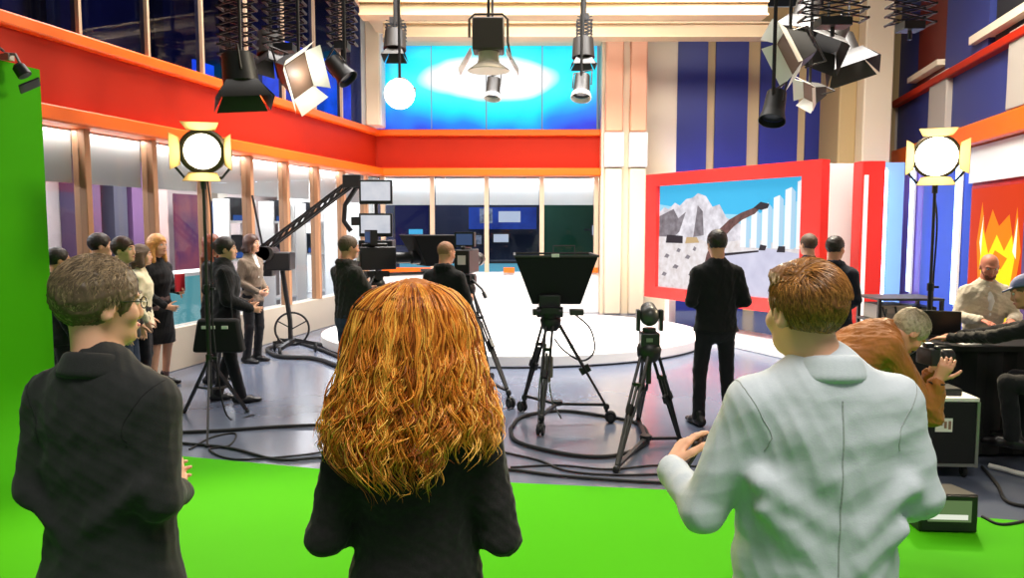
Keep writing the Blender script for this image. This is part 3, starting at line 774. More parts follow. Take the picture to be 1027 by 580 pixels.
# two manned cameras
def studio_camera(loc, rz, label, zc=1.36, hood=True, feet=None, bl=1.0):
    o = thing('studio_camera', label, 'camera', loc, rz, 'manned studio cameras')
    feet = feet or [(0, .5), (-.45, -.28), (.45, -.28)]
    tripod(o, (0, 0, zc-.30), feet)
    MB().cyl((0, 0, zc-.27), (0, 0, zc-.2), .075).box((0, 0, zc-.18), (.14, .26, .06)).cyl((-.1, 0, zc-.2), (.1, 0, zc-.2), .05).build('pan_head', M_black, o)
    MB().box((0, 0, zc), (.17, .42, .26)).box((0, -.02, zc+.15), (.05, .3, .04)).build('camera_body', M_bplast, o, bevel=.012)
    MB().box((.0, -.214, zc+.02), (.09, .006, .1)).build('rear_label', M_lab, o)
    MB().lathe([(.06, 0), (.065, .04), (.065, .2), (.08, .22), (.08, .32)], (0, .2, zc), 20, Matrix.Rotation(-PI/2, 3, 'X')).build('lens', M_black, o)
    v = MB().use(M_bplast); v.box((0, -.06, zc+.24), (.22, .08, .16)); v.use(emi('viewfinder_glow', (70, 90, 130), .7)).box((0, -.102, zc+.24), (.18, .004, .12)); v.build('viewfinder', None, o)
    if hood:
        MB().hexa([(-.17, .55, zc-.10), (.17, .55, zc-.10), (.17, .72, zc-.10), (-.17, .72, zc-.10)], [(-.26, .36, zc+.26), (.26, .36, zc+.26), (.30, 1.0, zc+.26), (-.30, 1.0, zc+.26)]).build('prompter_hood', M_bmatte, o, bevel=.01)
        MB().cyl((0, .1, zc-.19), (0, .95, zc-.19), .022).box((0, .75, zc-.16), (.34, .3, .03)).build('prompter_rail', M_steel, o)
    for k in (-1, 1): MB().tube([(.07*k, -.05, zc-.2), (.2*k, -.05-.29*bl, zc-.3), (.24*k, -.05-.45*bl, zc-.36)], .012, 8).cyl((.22*k, -.05-.39*bl, zc-.335), (.25*k, -.05-.5*bl, zc-.385), .02).build('pan_bar', M_black, o)
    return o
p = at(377, 226, 8.75)
studio_camera((p.x, 8.75, 0), R(-62), 'studio camera with black prompter hood, man in black jacket behind it', zc=at(375, 259, 8.75).z, bl=.35, feet=[(.1, .42), (-.40, -.2), (.3, -.4)])
p = at(468, 226, 8.45)
c2 = Vector((p.x, 8.45, 0)); fr_ = ground(510, 409)-c2
ri = Matrix.Rotation(-R(-12), 3, 'Z'); fl = ri @ fr_
studio_camera(c2, R(-12), 'studio camera without a hood beside the shaven-headed man', zc=at(468, 262, 8.45).z, hood=False, bl=.2, feet=[(fl.x, fl.y), (-.46, .12), (.12, .5)])

# ---------------------------------------------------------------- jib crane and monitor stand
cj = Vector((at(288, 226, 10.95).x, 10.95, 0))
jib = thing('camera_crane', 'black camera crane with a long slanted arm before the left windows', 'camera crane', cj)
def LJ(px, py, dy=0): return at(px, py, 10.95+dy)-cj
a_, b_ = LJ(262, 252), LJ(352, 184)
arm = MB()
for k in (-1, 1):
    for h in (-.05, .05): arm.bar(a_+Vector((0, .07*k, h)), b_+Vector((0, .07*k, h)), .03, .03)
for i in range(14):
    p_ = a_.lerp(b_, i/14); q_ = a_.lerp(b_, (i+1)/14)
    for k in (-1, 1): arm.bar(p_+Vector((0, .07*k, -.05)), q_+Vector((0, .07*k, .05)), .014, .014)
arm.build('arm', M_black, jib)
MB().box(b_+Vector((.03, 0, .03)), (.26, .22, .18)).box(b_+Vector((.12, 0, -.03)), (.1, .16, .1)).build('arm_head', M_black, jib, bevel=.01)
MB().tube([b_+Vector((.1, 0, -.02)), LJ(346, 206), LJ(345, 222), LJ(352, 232)], .035, 8).box(LJ(359, 222), (.16, .16, .12)).build('remote_head', M_black, jib)
cwt = MB()
for i in range(4): cwt.cyl(a_+Vector((-.03+.05*i, -.16, -.03)), a_+Vector((-.03+.05*i, .16, -.03)), .1, n=18)
cwt.build('counterweight', M_dgrey, jib)
MB().tube(spline([LJ(253, 196), LJ(255, 206), LJ(264, 250)], 6), .016, 6).build('boom_stay', M_black, jib)
MB().box(LJ(281, 262), (.36, .28, .26)).box(LJ(270, 270), (.14, .2, .2)).build('control_box', M_bplast, jib, bevel=.02)
MB().tube([LJ(283, 270), LJ(291, 322), (LJ(291, 322).x, 0, .2)], .035, 8).build('mast', M_black, jib)
MB().torus(LJ(293, 330), .235, .016, (.25, -1, 0), 36).build('steering_wheel', M_black, jib)
sp_ = MB(); cc = LJ(293, 330)
for k in range(3): sp_.cyl(cc, cc+Vector((.225*math.cos(2*PI*k/3+.5), .05*math.cos(2*PI*k/3+.5), .225*math.sin(2*PI*k/3+.5))), .01, n=6)
sp_.build('wheel_spoke', M_black, jib)
bs_ = MB().use(M_black)
for k in range(3):
    e = Vector((.36*math.cos(2*PI*k/3+.4), .34*math.sin(2*PI*k/3+.4), .12)); bs_.use(M_black).bar(Vector((.06, 0, .2)), e, .06, .05)
    bs_.use(M_rub).torus((e.x, e.y, .07), .05, .02, (1, .4, 0), 16); bs_.cyl((e.x, e.y, .05), (e.x, e.y, .12), .02)
bs_.build('base', None, jib)
M_pict = emi('monitor_picture', (222, 222, 228), .95, (170, 180, 196), 5, .6)
cm = Vector((at(377, 226, 9.7).x, 9.7, 0))
ms = thing('monitor_stand', 'stand with two stacked monitors showing pale pictures', 'monitor', cm)
def LM(px, py): return at(px, py, 9.7)-cm
MB().cyl((0, .05, .05), (0, .05, LM(377, 182).z), .022).box((0, .05, .03), (.5, .5, .05)).build('pole', M_dgrey, ms)
for y0, y1 in ((180.5, 205), (214, 237.5)):
    t_, u_ = LM(360.5, y0), LM(394, y1)
    m_ = MB().box(((t_.x+u_.x)/2, -.02, (t_.z+u_.z)/2), (u_.x-t_.x, .05, t_.z-u_.z)).box(((t_.x+u_.x)/2, .03, (t_.z+u_.z)/2), (.16, .06, .16)).build('monitor', M_bplast, ms, bevel=.006)
    MB().box(((t_.x+u_.x)/2, -.047, (t_.z+u_.z)/2+.01), (u_.x-t_.x-.05, .004, t_.z-u_.z-.07)).build('picture', M_pict, m_, smooth=False)
MB().box((0.02, -.02, LM(377, 252).z), (.42, .3, .28)).box((-.02, -.18, LM(377, 252).z+.03), (.2, .02, .06)).build('equipment_box', M_bplast, ms, bevel=.01)

# ---------------------------------------------------------------- lights hanging from the grid
ZC = 8.2
def pantograph(px, y0, y1, Y, label, w=.34):
    a, c = at(px, y0, Y), at(px, y1, Y)
    o = thing('hanging_pantograph', label, 'light hanger', (a.x, Y, 0), 0, 'scissor hangers under the lighting grid')
    n = max(5, int((a.z-c.z)/.09)); h = (a.z-c.z)/n; m = MB()
    for i in range(n):
        z = c.z+i*h
        for dy in (-.09, .09):
            m.bar((-w/2, dy, z), (w/2, dy, z+h), .022, .012); m.bar((w/2, dy, z), (-w/2, dy, z+h), .022, .012)
        for sx_ in (-1, 1): m.cyl((sx_*w/2, -.1, z), (sx_*w/2, .1, z), .014, n=8)
    m.build('scissor_arms', M_black, o)
    MB().box((0, 0, c.z-.03), (w*.5, .2, .08)).cyl((0, 0, c.z-.16), (0, 0, c.z), .02).build('carrier', M_black, o)
    MB().cyl((0, 0, a.z-.05), (0, 0, ZC), .03).box((0, 0, a.z), (w*.6, .2, .1)).build('drop_rod', M_black, o)
    return o
pantograph(236, -40, 56, 8.0, 'long scissor hanger above the black barn door lamp')
pantograph(284, -40, 46, 8.6, 'scissor hanger above the tilted white floodlight', .42)
pantograph(342, -30, 44, 9.0, 'scissor hanger close to the white corner column', .30)
pantograph(916, -50, 24, 8.0, 'scissor hanger against the dark red wall panel', .42)
pantograph(838, -60, 20, 7.6, 'wide scissor hanger above the cluster of floodlights', .6)
pantograph(397, 22, 40, 12.1, 'short scissor hanger in front of the leftmost glowing panel', .28)
pantograph(586, 18, 36, 12.1, 'short scissor hanger in front of the rightmost glowing panel', .22)
def dropper(o, top): MB().cyl((0, 0, top), (0, 0, ZC-o.location.z), .018, n=8).build('drop_rod', M_black, o)
def fixture(name, label, px, py, Y, aim, kind, s=1.0, col=None, group='lamps hanging from the lighting grid', roll=0.0):
    p = at(px, py, Y); o = thing(name, label, 'light', p, 0, group)
    d = Vector(aim).normalized(); qz = Vector((0, 0, 1)).rotation_difference(d).to_matrix() @ Matrix.Rotation(roll, 3, 'Z')
    def T(v): return qz @ (Vector(v)*s)
    M_h = mat('lamp_black', (34, 30, 26), rough=.45); M_w = mat('reflector_white', (240, 236, 226), rough=.4); M_i = mat('louvre_brown', (112, 88, 72), rough=.5)
    side = (qz @ Vector((1, 0, 0))); 
    if kind == 'flood':
        MB().hexa([T(v) for v in ((-.16, -.10, -.30), (.16, -.10, -.30), (.16, .10, -.30), (-.16, .10, -.30))], [T(v) for v in ((-.27, -.19, 0), (.27, -.19, 0), (.27, .19, 0), (-.27, .19, 0))]).build('housing', M_h, o)
        hb = MB(); hb.hexa([T(v) for v in ((-.26, -.18, -.02), (.26, -.18, -.02), (.26, .18, -.02), (-.26, .18, -.02))], [T(v) for v in ((-.26, -.18, .012), (.26, -.18, .012), (.26, .18, .012), (-.26, .18, .012))])
        hb.build('louvre', M_i, o)
        for vs in (((-.27, -.19), (.27, -.19), (.34, -.34), (-.34, -.34)), ((-.27, .19), (.27, .19), (.34, .34), (-.34, .34)), ((-.27, -.19), (-.27, .19), (-.44, .26), (-.44, -.26)), ((.27, -.19), (.27, .19), (.44, .26), (.44, -.26))):
            zz = (0, 0, .16, .16)
            q4 = [T((x, y, z)) for (x, y), z in zip(vs, zz)]
            MB().hexa(q4, [v+T((0, 0, .006)) for v in q4]).build('reflector_flap', M_w, o)
        MB().tube([T((-.3, 0, -.1)), T((-.3, 0, -.42)), T((.3, 0, -.42)), T((.3, 0, -.1))], .014*s, 8).build('yoke', M_h, o)
    elif kind == 'barn':
        MB().lathe([(.10, -.30), (.15, -.28), (.17, 0), (.16, .01)], (0, 0, 0), 22, qz).build('housing', M_h, o)
        for vs in (((-.16, -.16), (.16, -.16), (.27, -.30), (-.27, -.30)), ((-.16, .16), (.16, .16), (.27, .30), (-.27, .30)), ((-.16, -.16), (-.16, .16), (-.30, .27), (-.30, -.27)), ((.16, -.16), (.16, .16), (.30, .27), (.30, -.27))):
            q4 = [T((x, y, z)) for (x, y), z in zip(vs, (0, 0, .22, .22))]
            MB().hexa(q4, [v+T((0, 0, .006)) for v in q4]).build('barn_door', M_h, o)
        MB().tube([T((-.19, 0, -.1)), T((-.19, 0, -.36)), T((.19, 0, -.36)), T((.19, 0, -.1))], .012, 8).build('yoke', M_h, o)
    elif kind == 'box':
        MB().box((0, 0, .06), (.36*s, .34*s, .36*s)).build('housing', mat('lamp_brown', (66, 56, 46), rough=.45), o, bevel=.02)
        MB().lathe([(.12*s, -.12*s), (.12*s, -.20*s), (.13*s, -.24*s), (.24*s, -.32*s), (.24*s, -.33*s)], (0, 0, 0), 24, None).build('snoot', mat('lamp_beige', (206, 194, 172), rough=.5), o)
        for k in (-1, 1):
            MB().hexa([(k*.2*s, -.18*s, -.10*s), (k*.2*s, .18*s, -.10*s), (k*.34*s, .2*s, -.34*s), (k*.34*s, -.2*s, -.34*s)], [(k*.2*s+.006, -.18*s, -.10*s), (k*.2*s+.006, .18*s, -.10*s), (k*.34*s+.006, .2*s, -.34*s), (k*.34*s+.006, -.2*s, -.34*s)]).build('reflector_flap', M_w, o)
        MB().tube([(-.22*s, 0, .05), (-.22*s, 0, .25*s), (-.16*s, 0, .31*s), (.16*s, 0, .31*s), (.22*s, 0, .25*s), (.22*s, 0, .0), (.26*s, -.02, -.2*s)], .014, 8).build('yoke', mat('lamp_brown', (66, 56, 46)), o)
    elif kind == 'par':
        MB().lathe([(.05*s, -.26*s), (.09*s, -.24*s), (.10*s, -.05*s), (.11*s, 0), (.10*s, .005)], (0, 0, 0), 20, qz).build('housing', M_h, o)
        MB().lathe([(.112*s, 0), (.125*s, .06*s), (.12*s, .062*s), (.105*s, .005)], (0, 0, 0), 20, qz, caps=False).build('front_ring', M_w if col is None else col, o)
        MB().lathe([(.1*s, .004), (.06*s, .016), (.01, .02)], (0, 0, 0), 20, qz).build('lens', M_lens if col is None else col, o)
        MB().tube([T((-.12, 0, -.1)), T((-.12, 0, -.30)), T((.12, 0, -.30)), T((.12, 0, -.1))], .010, 8).build('yoke', M_h, o)
    if kind == 'flood' and px < 400:  # added fill light brightening the white flaps; the floodlight itself is unlit
        bl = bpy.data.lights.new('flap_fill', 'POINT'); bl.energy = 4; bl.color = (1, .94, .84); bl.shadow_soft_size = .05
        bo = bpy.data.objects.new('flap_fill', bl); COL.objects.link(bo); bo.location = p+Vector(T((0, 0, .14)))
    top = {'flood': .36*s, 'barn': .28*s, 'box': .3*s, 'par': .2*s}[kind]
    dropper(o, top*.6)
    return o
fixture('hanging_floodlight', 'tilted floodlight with open white reflector flaps above the left red band', 300, 76, 8.2, (.85, -.42, -.40), 'flood', .78, roll=.25)
fixture('hanging_spotlight', 'black lamp with wide barn doors in front of the left red band', 242, 84, 7.6, (.15, -.1, -1), 'barn', .9)
fixture('hanging_spotlight', 'small black spotlight beside the white corner column', 346, 76, 8.8, (.7, -.2, -.8), 'par', 1.0, M_black)
fixture('hanging_spotlight', 'large brown spotlight with beige snoot in front of the glowing panels', 490, 42, 9.0, (0, 0, -1), 'box', 1.0)
fixture('hanging_spotlight', 'small white-rimmed spotlight hanging just below the large brown one', 494, 95, 11.0, (-.1, -.3, -1), 'par', 1.0)
fixture('hanging_spotlight', 'small white-rimmed spotlight in front of the rightmost glowing panel', 583, 94, 10.3, (-.1, -.4, -1), 'par', 1.1)
fixture('hanging_spotlight', 'brown barn door lamp hanging under the right end of the beam', 585, 58, 11.6, (0, -.1, -1), 'barn', .62)
fixture('hanging_spotlight', 'lit spotlight glaring in front of the leftmost glowing panel', 401, 93, 10.0, (.1, -1, -.35), 'par', 1.55, emi('lamp_glow', (255, 244, 214), 9))
fixture('hanging_spotlight', 'black square lamp in front of the leftmost glowing panel', 396, 50, 11.6, (0, -.2, -1), 'barn', .60)
fixture('hanging_floodlight', 'floodlight with white flaps hanging in front of the striped wall', 792, 52, 7.8, (-.90, -.12, -.30), 'flood', .70, roll=.5)
fixture('hanging_floodlight', 'black long floodlight with white rims below the white-flapped one', 812, 93, 8.6, (-1, -.05, -.28), 'flood', .50, roll=1.2)
fixture('hanging_spotlight', 'small black spotlight lowest in the cluster before the striped wall', 775, 116, 7.2, (-.25, -.35, -.9), 'par', 1.0, M_black)
fixture('hanging_spotlight', 'black lamp at the top of the cluster before the striped wall', 830, 42, 9.3, (-.5, -.4, -.7), 'barn', .9)
fixture('hanging_spotlight', 'black barn door lamp above and left of the white-flapped floodlight before the striped wall', 806, 22, 10.2, (-.3, -.2, -1), 'barn', 1.1)
fixture('hanging_spotlight', 'black barn door lamp nearest the cream pillar in the right cluster', 850, 56, 10.6, (.2, -.3, -1), 'barn', 1.15)
fixture('hanging_spotlight', 'black barn door lamp high between the two left scissor hangers', 272, 56, 9.5, (.1, -.2, -1), 'barn', .75)
p = GORG+DV*5.3
cl = thing('clip_lamp', 'small clip-on lamp at the top edge of the green wall', 'light', (p.x, p.y, 3.155), ROT)
q_ = Vector((0, 0, 1)).rotation_difference(Vector((.2, -.5, -.85)).normalized()).to_matrix()
MB().box((0, .02, .03), (.06, .12, .05)).tube([(0, .02, .06), (0, -.08, .05), (0, -.14, -.06)], .012, 8).build('clamp', M_steel, cl)
MB().lathe([(.03, -.1), (.05, -.08), (.055, 0), (.052, .004)], (0, -.16, -.12), 16, q_).box((0, -.20, -.20), (.17, .16, .012), q_).build('lamp_head', M_black, cl)
MB().tube(spline([(0, .03, .08), (-.5, -.1, .22), (-1.2, .02, .5)], 8), .01, 6).build('power_cable', M_black, cl)

# ---------------------------------------------------------------- crew corner on the right
ct = Vector((3.92, 6.36, 0))
tb = thing('crew_table', 'black draped crew table behind the flight case', 'table', ct)
MB().box((0, 0, .875), (1.9, .86, .05)).build('table_top', M_bmatte, tb, bevel=.01)
cl_ = []
def drape(x0, x1, y, n=40):
    return [(x0+(x1-x0)*i/n, y+.018*math.sin(i*1.7)+.01*math.sin(i*.7), 0) for i in range(n+1)]
f_ = drape(-.93, .93, -.40); k_ = drape(.93, -.93, .40)
ring = f_+k_; n_ = len(ring)
MB().add([(x*.985, y*.985, .85) for x, y, _ in ring]+[(x, y, .03) for x, y, _ in ring], [(i, (i+1) % n_, n_+(i+1) % n_, n_+i) for i in range(n_)]).build('skirt', M_bmatte, tb)
def on_table(px, py, dy=0): return ground(px, py, 1.0)
p = on_table(945, 352); p = Vector((3.12, 5.48, 1.0))
def laptop(name, label, loc, rz, m):
    o = thing(name, label, 'laptop', loc, rz)
    MB().box((0, 0, .011), (.34, .24, .018)).build('base', m, o, bevel=.004); MB().box((0, 0.125, .125), (.34, .012, .22), Matrix.Rotation(R(-14), 3, 'X')).build('lid', m, o, bevel=.004)
    return o
laptop('laptop', 'dark laptop in front of the man in the cap', (3.62, 6.48, .9), R(150), M_bplast)
o = thing('folder', 'dark red folder lying on the crew table near the camera', 'folder', (3.18, 6.52, .9), R(24))
MB().box((0, 0, .012), (.30, .22, .022)).build('cover', mat('dark_red_cloth', (150, 38, 48), rough=.7), o, bevel=.004)
MB().box((0, -.004, .012), (.285, .217, .014)).build('pages', M_lab, o)
o = thing('paper_slip', 'white slip of paper on the edge of the crew table', 'paper', (3.62, 6.02, .9), R(8))
MB().box((0, 0, .003), (.16, .07, .005)).build('sheet', M_lab, o)
fc0 = Vector((3.16, 5.0, 0))
p = ground(958, 478)
fcs = thing('flight_case', 'black flight case with metal edges and a white label', 'case', (3.14, 5.62, 0), R(-3))
MB().box((0, 0, .33), (.46, .34, .47)).build('body', M_bmatte, fcs, bevel=.006)
MB().box((0, 0, .585), (.47, .35, .03)).build('lid', M_lab, fcs, bevel=.006)
for sx_ in (-1, 1):
    for sy_ in (-1, 1): MB().box((.228*sx_, .168*sy_, .33), (.022, .022, .48)).build('corner_rail', M_steel, fcs)
for sy_ in (-1, 1): MB().box((0, .168*sy_, .105), (.47, .022, .022)).build('edge_rail', M_steel, fcs)
lb = MB().use(M_lab); lb.box((-.01, -.173, .40), (.12, .004, .10)); lb.use(mat('label_print', (150, 110, 90), rough=.6))
for i, (dx, h) in enumerate(((-.03, .02), (.0, .05), (.03, .06))): lb.box((dx, -.176, .40+(.03-h/2)*.3), (.018, .003, h))
lb.build('white_label', None, fcs)
for sx_ in (-1, 1):
    for sy_ in (-1, 1): MB().torus((.17*sx_, .12*sy_, .048), .032, .015, (1, 0, 0), 16).cyl((.17*sx_, .12*sy_, .05), (.17*sx_, .12*sy_, .1), .018).build('castor', M_rub, fcs)
o = thing('radio_unit', 'black radio unit with a white display on the flight case', 'radio', (3.16, 5.62, .6), R(-3))
MB().box((0, 0, .025), (.26, .2, .05)).build('body', M_bplast, o, bevel=.008); MB().box((-.02, -.03, .053), (.09, .04, .006)).build('display', M_lab, o)
pm = ground(953, 536)
fm = thing('floor_monitor', 'boxy black floor monitor with a green reflection painted on its screen at the edge of the green floor', 'monitor', (pm.x, pm.y+.14, .006), R(-4))
m_ = MB(); m_.hexa([(-.17, -.13, 0), (.17, -.13, 0), (.17, .17, 0), (-.17, .17, 0)], [(-.17, -.13, .235), (.17, -.13, .235), (.16, .17, .2), (-.16, .17, .2)])
m_.build('case', M_bplast, fm, bevel=.01)
MB().box((0, -.134, .12), (.32, .012, .215)).build('bezel', M_black, fm, bevel=.004)
s_ = MB().use(emi('green_reflection', (120, 150, 96), .55)); s_.box((0, -.142, .135), (.25, .004, .13)); s_.use(emi('pale_picture', (236, 240, 222), .9)); s_.box((-.01, -.145, .10), (.23, .003, .03)); s_.build('screen', None, fm, smooth=False)  # green floor reflected in the screen, put in as a glowing colour
br = thing('crowd_barrier', 'grey steel crowd barrier at the right edge beside the crew table', 'barrier', (at(1000, 226, 7.95).x+.72, 7.95, 0), R(4))
fr2 = MB(); fr2.tube([(-.7, 0, .05), (-.7, 0, .52), (-.66, 0, .58), (.4, 0, .58)], .018, 8).tube([(-.7, 0, .1), (.4, 0, .1)], .014, 8)
fr2.build('frame', M_steel, br)
for i in range(6): MB().cyl((-.6+.16*i, 0, .1), (-.6+.16*i, 0, .57), .007, n=6).build('rail', M_steel, br)
MB().bar((-.7, -.22, .02), (-.7, .22, .02), .04, .03).cyl((-.7, 0, .02), (-.7, 0, .1), .018).build('foot', M_steel, br)
o = thing('wooden_crate', 'pale wooden crate behind the steel barrier', 'crate', (at(1022, 226, 8.6).x+.15, 8.6, 0))
MB().box((0, 0, .3), (.8, .5, .6)).build('body', mat('pale_wood', (176, 150, 116), rough=.7, noise=.4, nscale=6, stretch=(1, 1, 6)), o, bevel=.008)
MB().box((0, -.258, .55), (.8, .02, .07)).box((0, -.258, .06), (.8, .02, .07)).build('batten', mat('pale_wood', (176, 150, 116)), o)
# equipment rack behind the photographer
er = thing('equipment_rack', 'open equipment rack with dark units below the blue lit panels', 'rack', (at(905, 226, 8.6).x, 8.6, 0))
for sx_ in (-.34, .34):
    for sy_ in (-.25, .25): MB().box((sx_, sy_, .52), (.035, .035, 1.04)).build('post', M_black, er)
for z in (.12, .45, .78, 1.03): MB().box((0, 0, z), (.72, .54, .025)).build('shelf', M_dgrey, er)
for z, w_, x, mm in ((.22, .6, 0, M_bplast), (.56, .3, -.15, M_steel), (.56, .25, .18, M_bplast), (.88, .34, -.14, mat('beige_unit', (170, 160, 146), rough=.5)), (.86, .2, .2, M_bplast)):
    MB().box((x, -.02, z), (w_, .42, .17)).box((x, -.24, z+.02), (w_*.7, .02, .06)).build('equipment_unit', mm, er, bevel=.006)
for i in range(5): MB().tube(spline([(-.3+.14*i, -.24, .95), (-.28+.12*i, -.33, .7), (-.3+.16*i, -.26, .35)], 6), .01, 6).build('patch_cable', M_rub, er)

# ---------------------------------------------------------------- cables on the floor
def cable(label, pts, r, m=M_rub, px=True):
    P = [ground(x, y) for x, y in pts] if px else [Vector(p) for p in pts]
    P = [Vector((p.x, p.y, r+.001)) for p in P]
    return tag(MB().tube(spline(P, 8), r, 8).build('floor_cable', m), label, 'cable', 'cables on the studio floor')
def loop_cable(label, pts, r):
    P = [ground(x, y) for x, y in pts]; P = [Vector((p.x, p.y, r+.001)) for p in P]
    Q_ = spline(P+[P[0]], 8)[:-1]
    return tag(MB().tube(Q_, r, 8, closed=True).build('floor_cable', M_rub), label, 'cable', 'cables on the studio floor')
loop_cable('thick black cable loop lying around the big wheeled camera', [(512, 432), (524, 420), (560, 414), (604, 419), (640, 427), (650, 441), (640, 452), (612, 460), (576, 459), (536, 451), (516, 443)], .017)
cable('black cable running from the lamp stand behind the curly woman', [(176, 436), (220, 434), (280, 430), (340, 428), (420, 428), (500, 440)], .016)
cable('black cable along the green floor edge left of the curly woman', [(180, 446), (230, 451), (280, 463), (330, 461), (400, 468), (500, 472), (560, 479), (640, 485), (720, 488)], .012)
cable('thin cable looping beside the foot of the left lamp stand', [(190, 452), (212, 440), (236, 436), (230, 448), (210, 452), (236, 462), (300, 458), (338, 452)], .008)
cable('thin cable crossing in front of the big wheeled camera', [(505, 455), (540, 463), (570, 474), (620, 478), (680, 477), (740, 480)], .009)
cable('thin cable under the small tripod', [(512, 470), (560, 468), (610, 472), (660, 468), (720, 470)], .008)
cable('thick hose curving at the foot of the crane', [(338, 352), (310, 346), (280, 349), (268, 353), (282, 360), (316, 362), (345, 372)], .030)
cable('second thick hose behind the operator in the black jacket', [(345, 362), (318, 351), (292, 344), (262, 342), (240, 348)], .026)
cable('cable across the blue floor behind the floor monitor', [(985, 470), (1000, 488), (1010, 505), (1040, 512)], .012)
cable('cable lying on the green floor right of the monitor', [(985, 520), (1005, 528), (1040, 522)], .010)
cable('pale cable bundle on the floor under the barrier', [(992, 470), (1008, 474), (1022, 478), (1060, 486)], .020, M_lab)

# ---------------------------------------------------------------- what shows through the glass
def lw(t, y, z=0): return LORG+DV*t+NL*y+Vector((0, 0, z))
def lpanel(name, label, cat, t0, t1, z0, z1, y, m, group=None, dep=.05):
    o = thing(name, label, cat, lw(0, 0), ROT, group)
    MB().box(((t0+t1)/2, y, (z0+z1)/2), (t1-t0, dep, z1-z0)).build('panel', m, o, smooth=False)
    return o
E_pk = emi('poster_pink', (190, 96, 120), .5, (50, 50, 130), 2.5, 1.0)
lpanel('corridor_poster', 'pink and violet poster behind the window beyond the left lamp', 'poster', 12.1, 12.75, .9, 2.4, 2.55, E_pk)
lpanel('corridor_poster', 'blue and white poster in the corridor next to the pink one', 'poster', 12.8, 13.4, .9, 2.3, 2.55, emi('poster_blue', (110, 150, 220), .55, (20, 30, 100), 4, 1.0))
o = lpanel('corridor_display', 'blue lit display in the corridor beside the green wall', 'display', 7.6, 8.7, .9, 2.25, 2.4, emi('display_blue', (70, 130, 220), .7, (20, 40, 120), 3, 1.0))
MB().box((8.15, 2.38, .45), (.9, .3, .9)).build('base', M_dgrey, o)
o = thing('corridor_counter', 'cyan lit counter in the corridor at the left windows', 'counter', lw(0, 0), ROT)
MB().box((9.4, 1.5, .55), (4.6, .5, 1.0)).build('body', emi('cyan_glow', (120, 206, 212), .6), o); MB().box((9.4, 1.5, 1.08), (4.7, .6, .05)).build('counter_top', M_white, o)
k_ = 0
for t in (12.5, 14.0, 15.3):
    rk = thing('corridor_rack', 'rack with two dark monitors in the corridor, '+['nearest the crane weights', 'behind the crane arm', 'beside the corner monitors'][k_], 'rack', lw(t, 1.6), ROT, 'racks in the corridor'); k_ += 1
    for s_ in (-.42, .42): MB().box((s_, 0, 1.15), (.05, .3, 2.3)).build('upright', M_white, rk)
    for z in (.4, 1.22, 1.9): MB().box((0, 0, z), (.84, .3, .04)).build('shelf', M_white, rk)
    for z in (1.46, 2.12):
        mm = MB().use(M_bplast); mm.box((0, -.05, z), (.62, .12, .42)); mm.use(emi('rack_blue', (70, 110, 190), .7)).box((0, -.113, z-.15), (.5, .004, .1)); mm.build('monitor', None, rk)
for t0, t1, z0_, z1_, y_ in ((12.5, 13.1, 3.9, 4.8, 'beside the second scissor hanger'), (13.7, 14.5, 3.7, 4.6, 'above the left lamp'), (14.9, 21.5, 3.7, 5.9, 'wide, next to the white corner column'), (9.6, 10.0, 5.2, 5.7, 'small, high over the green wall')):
    lpanel('reflection_panel', 'added glowing panel for the blue reflection in the upper left windows, '+y_, 'display', t0, t1, z0_, z1_, 2.35, emi('reflection_blue', (50, 110, 255), 2.2, (20, 24, 110), 1.3, 1.0), 'added panels for the blue reflection in the upper windows')  # blue reflection in the glass, put in as glowing panels behind it
# control room: screens and desk behind the back windows
def cpanel(label, p0, y0, p1, y1, Y, m, cat='screen'):
    a, c = at(p0, y0, Y), at(p1, y1, Y)
    o = thing('control_room_screen', label, cat, ((a.x+c.x)/2, Y, (a.z+c.z)/2), 0, 'screens in the control room')
    MB().box((0, 0.03, 0), (c.x-a.x+.06, .05, a.z-c.z+.06)).build('case', M_bplast, o); MB().box((0, 0, 0), (c.x-a.x, .01, a.z-c.z)).build('picture', m, o, smooth=False)
    MB().cyl((0, .05, 0), (0, 19.38-Y, 0), .025).build('support', M_black, o)
    return o
E_cb = emi('control_blue', (46, 84, 190), .8, (30, 40, 120), 2, .8); E_cw = emi('control_white', (214, 220, 236), 1.0)
cpanel('wide blue screen in the middle of the control room', 470, 208, 538, 230, 18.8, E_cb)
wide = [q_ for q_ in COL.objects if q_.get('label', '').startswith('wide blue')][0]
for p0, y0, p1, y1, mm in ((500, 212, 522, 223, E_cw), (481, 209, 494, 224, emi('control_pale', (180, 190, 214), .7, (40, 40, 60), 8, 1.0))):
    a, c = at(p0, y0, 18.79), at(p1, y1, 18.79)
    MB().box(((a.x+c.x)/2-wide.location.x, -.012, (a.z+c.z)/2-wide.location.z), (c.x-a.x, .006, a.z-c.z)).build('picture', mm, wide, smooth=False)
cpanel('lower white desk screen in the control room', 495, 235, 510, 243, 18.3, E_cw)
cpanel('lower grey desk screen beside the tall mullion', 475, 236, 483, 245, 18.2, emi('control_pale', (180, 190, 214), .7))
cpanel('large dim blue screen in the left control room window', 396, 206, 430, 246, 18.9, emi('control_dim', (30, 34, 96), .5))
dimp = [q_ for q_ in COL.objects if q_.get('label', '').startswith('large dim')][0]
a, c = at(410, 230, 18.89), at(424, 235, 18.89)
MB().box(((a.x+c.x)/2-dimp.location.x, -.012, (a.z+c.z)/2-dimp.location.z), (c.x-a.x, .006, a.z-c.z)).build('status_bar', emi('control_cyan', (90, 200, 250), 1.0), dimp, smooth=False)
cpanel('small pale notice at the right end of the control room', 594, 226, 598, 236, 17.2, E_cw)
cpanel('small blue desk light behind the shaven-headed man', 453, 238, 463, 243, 18.6, E_cb)
o = thing('control_desk', 'cyan lit control room desk behind the back windows', 'desk', (-.4, 17.3, 0))
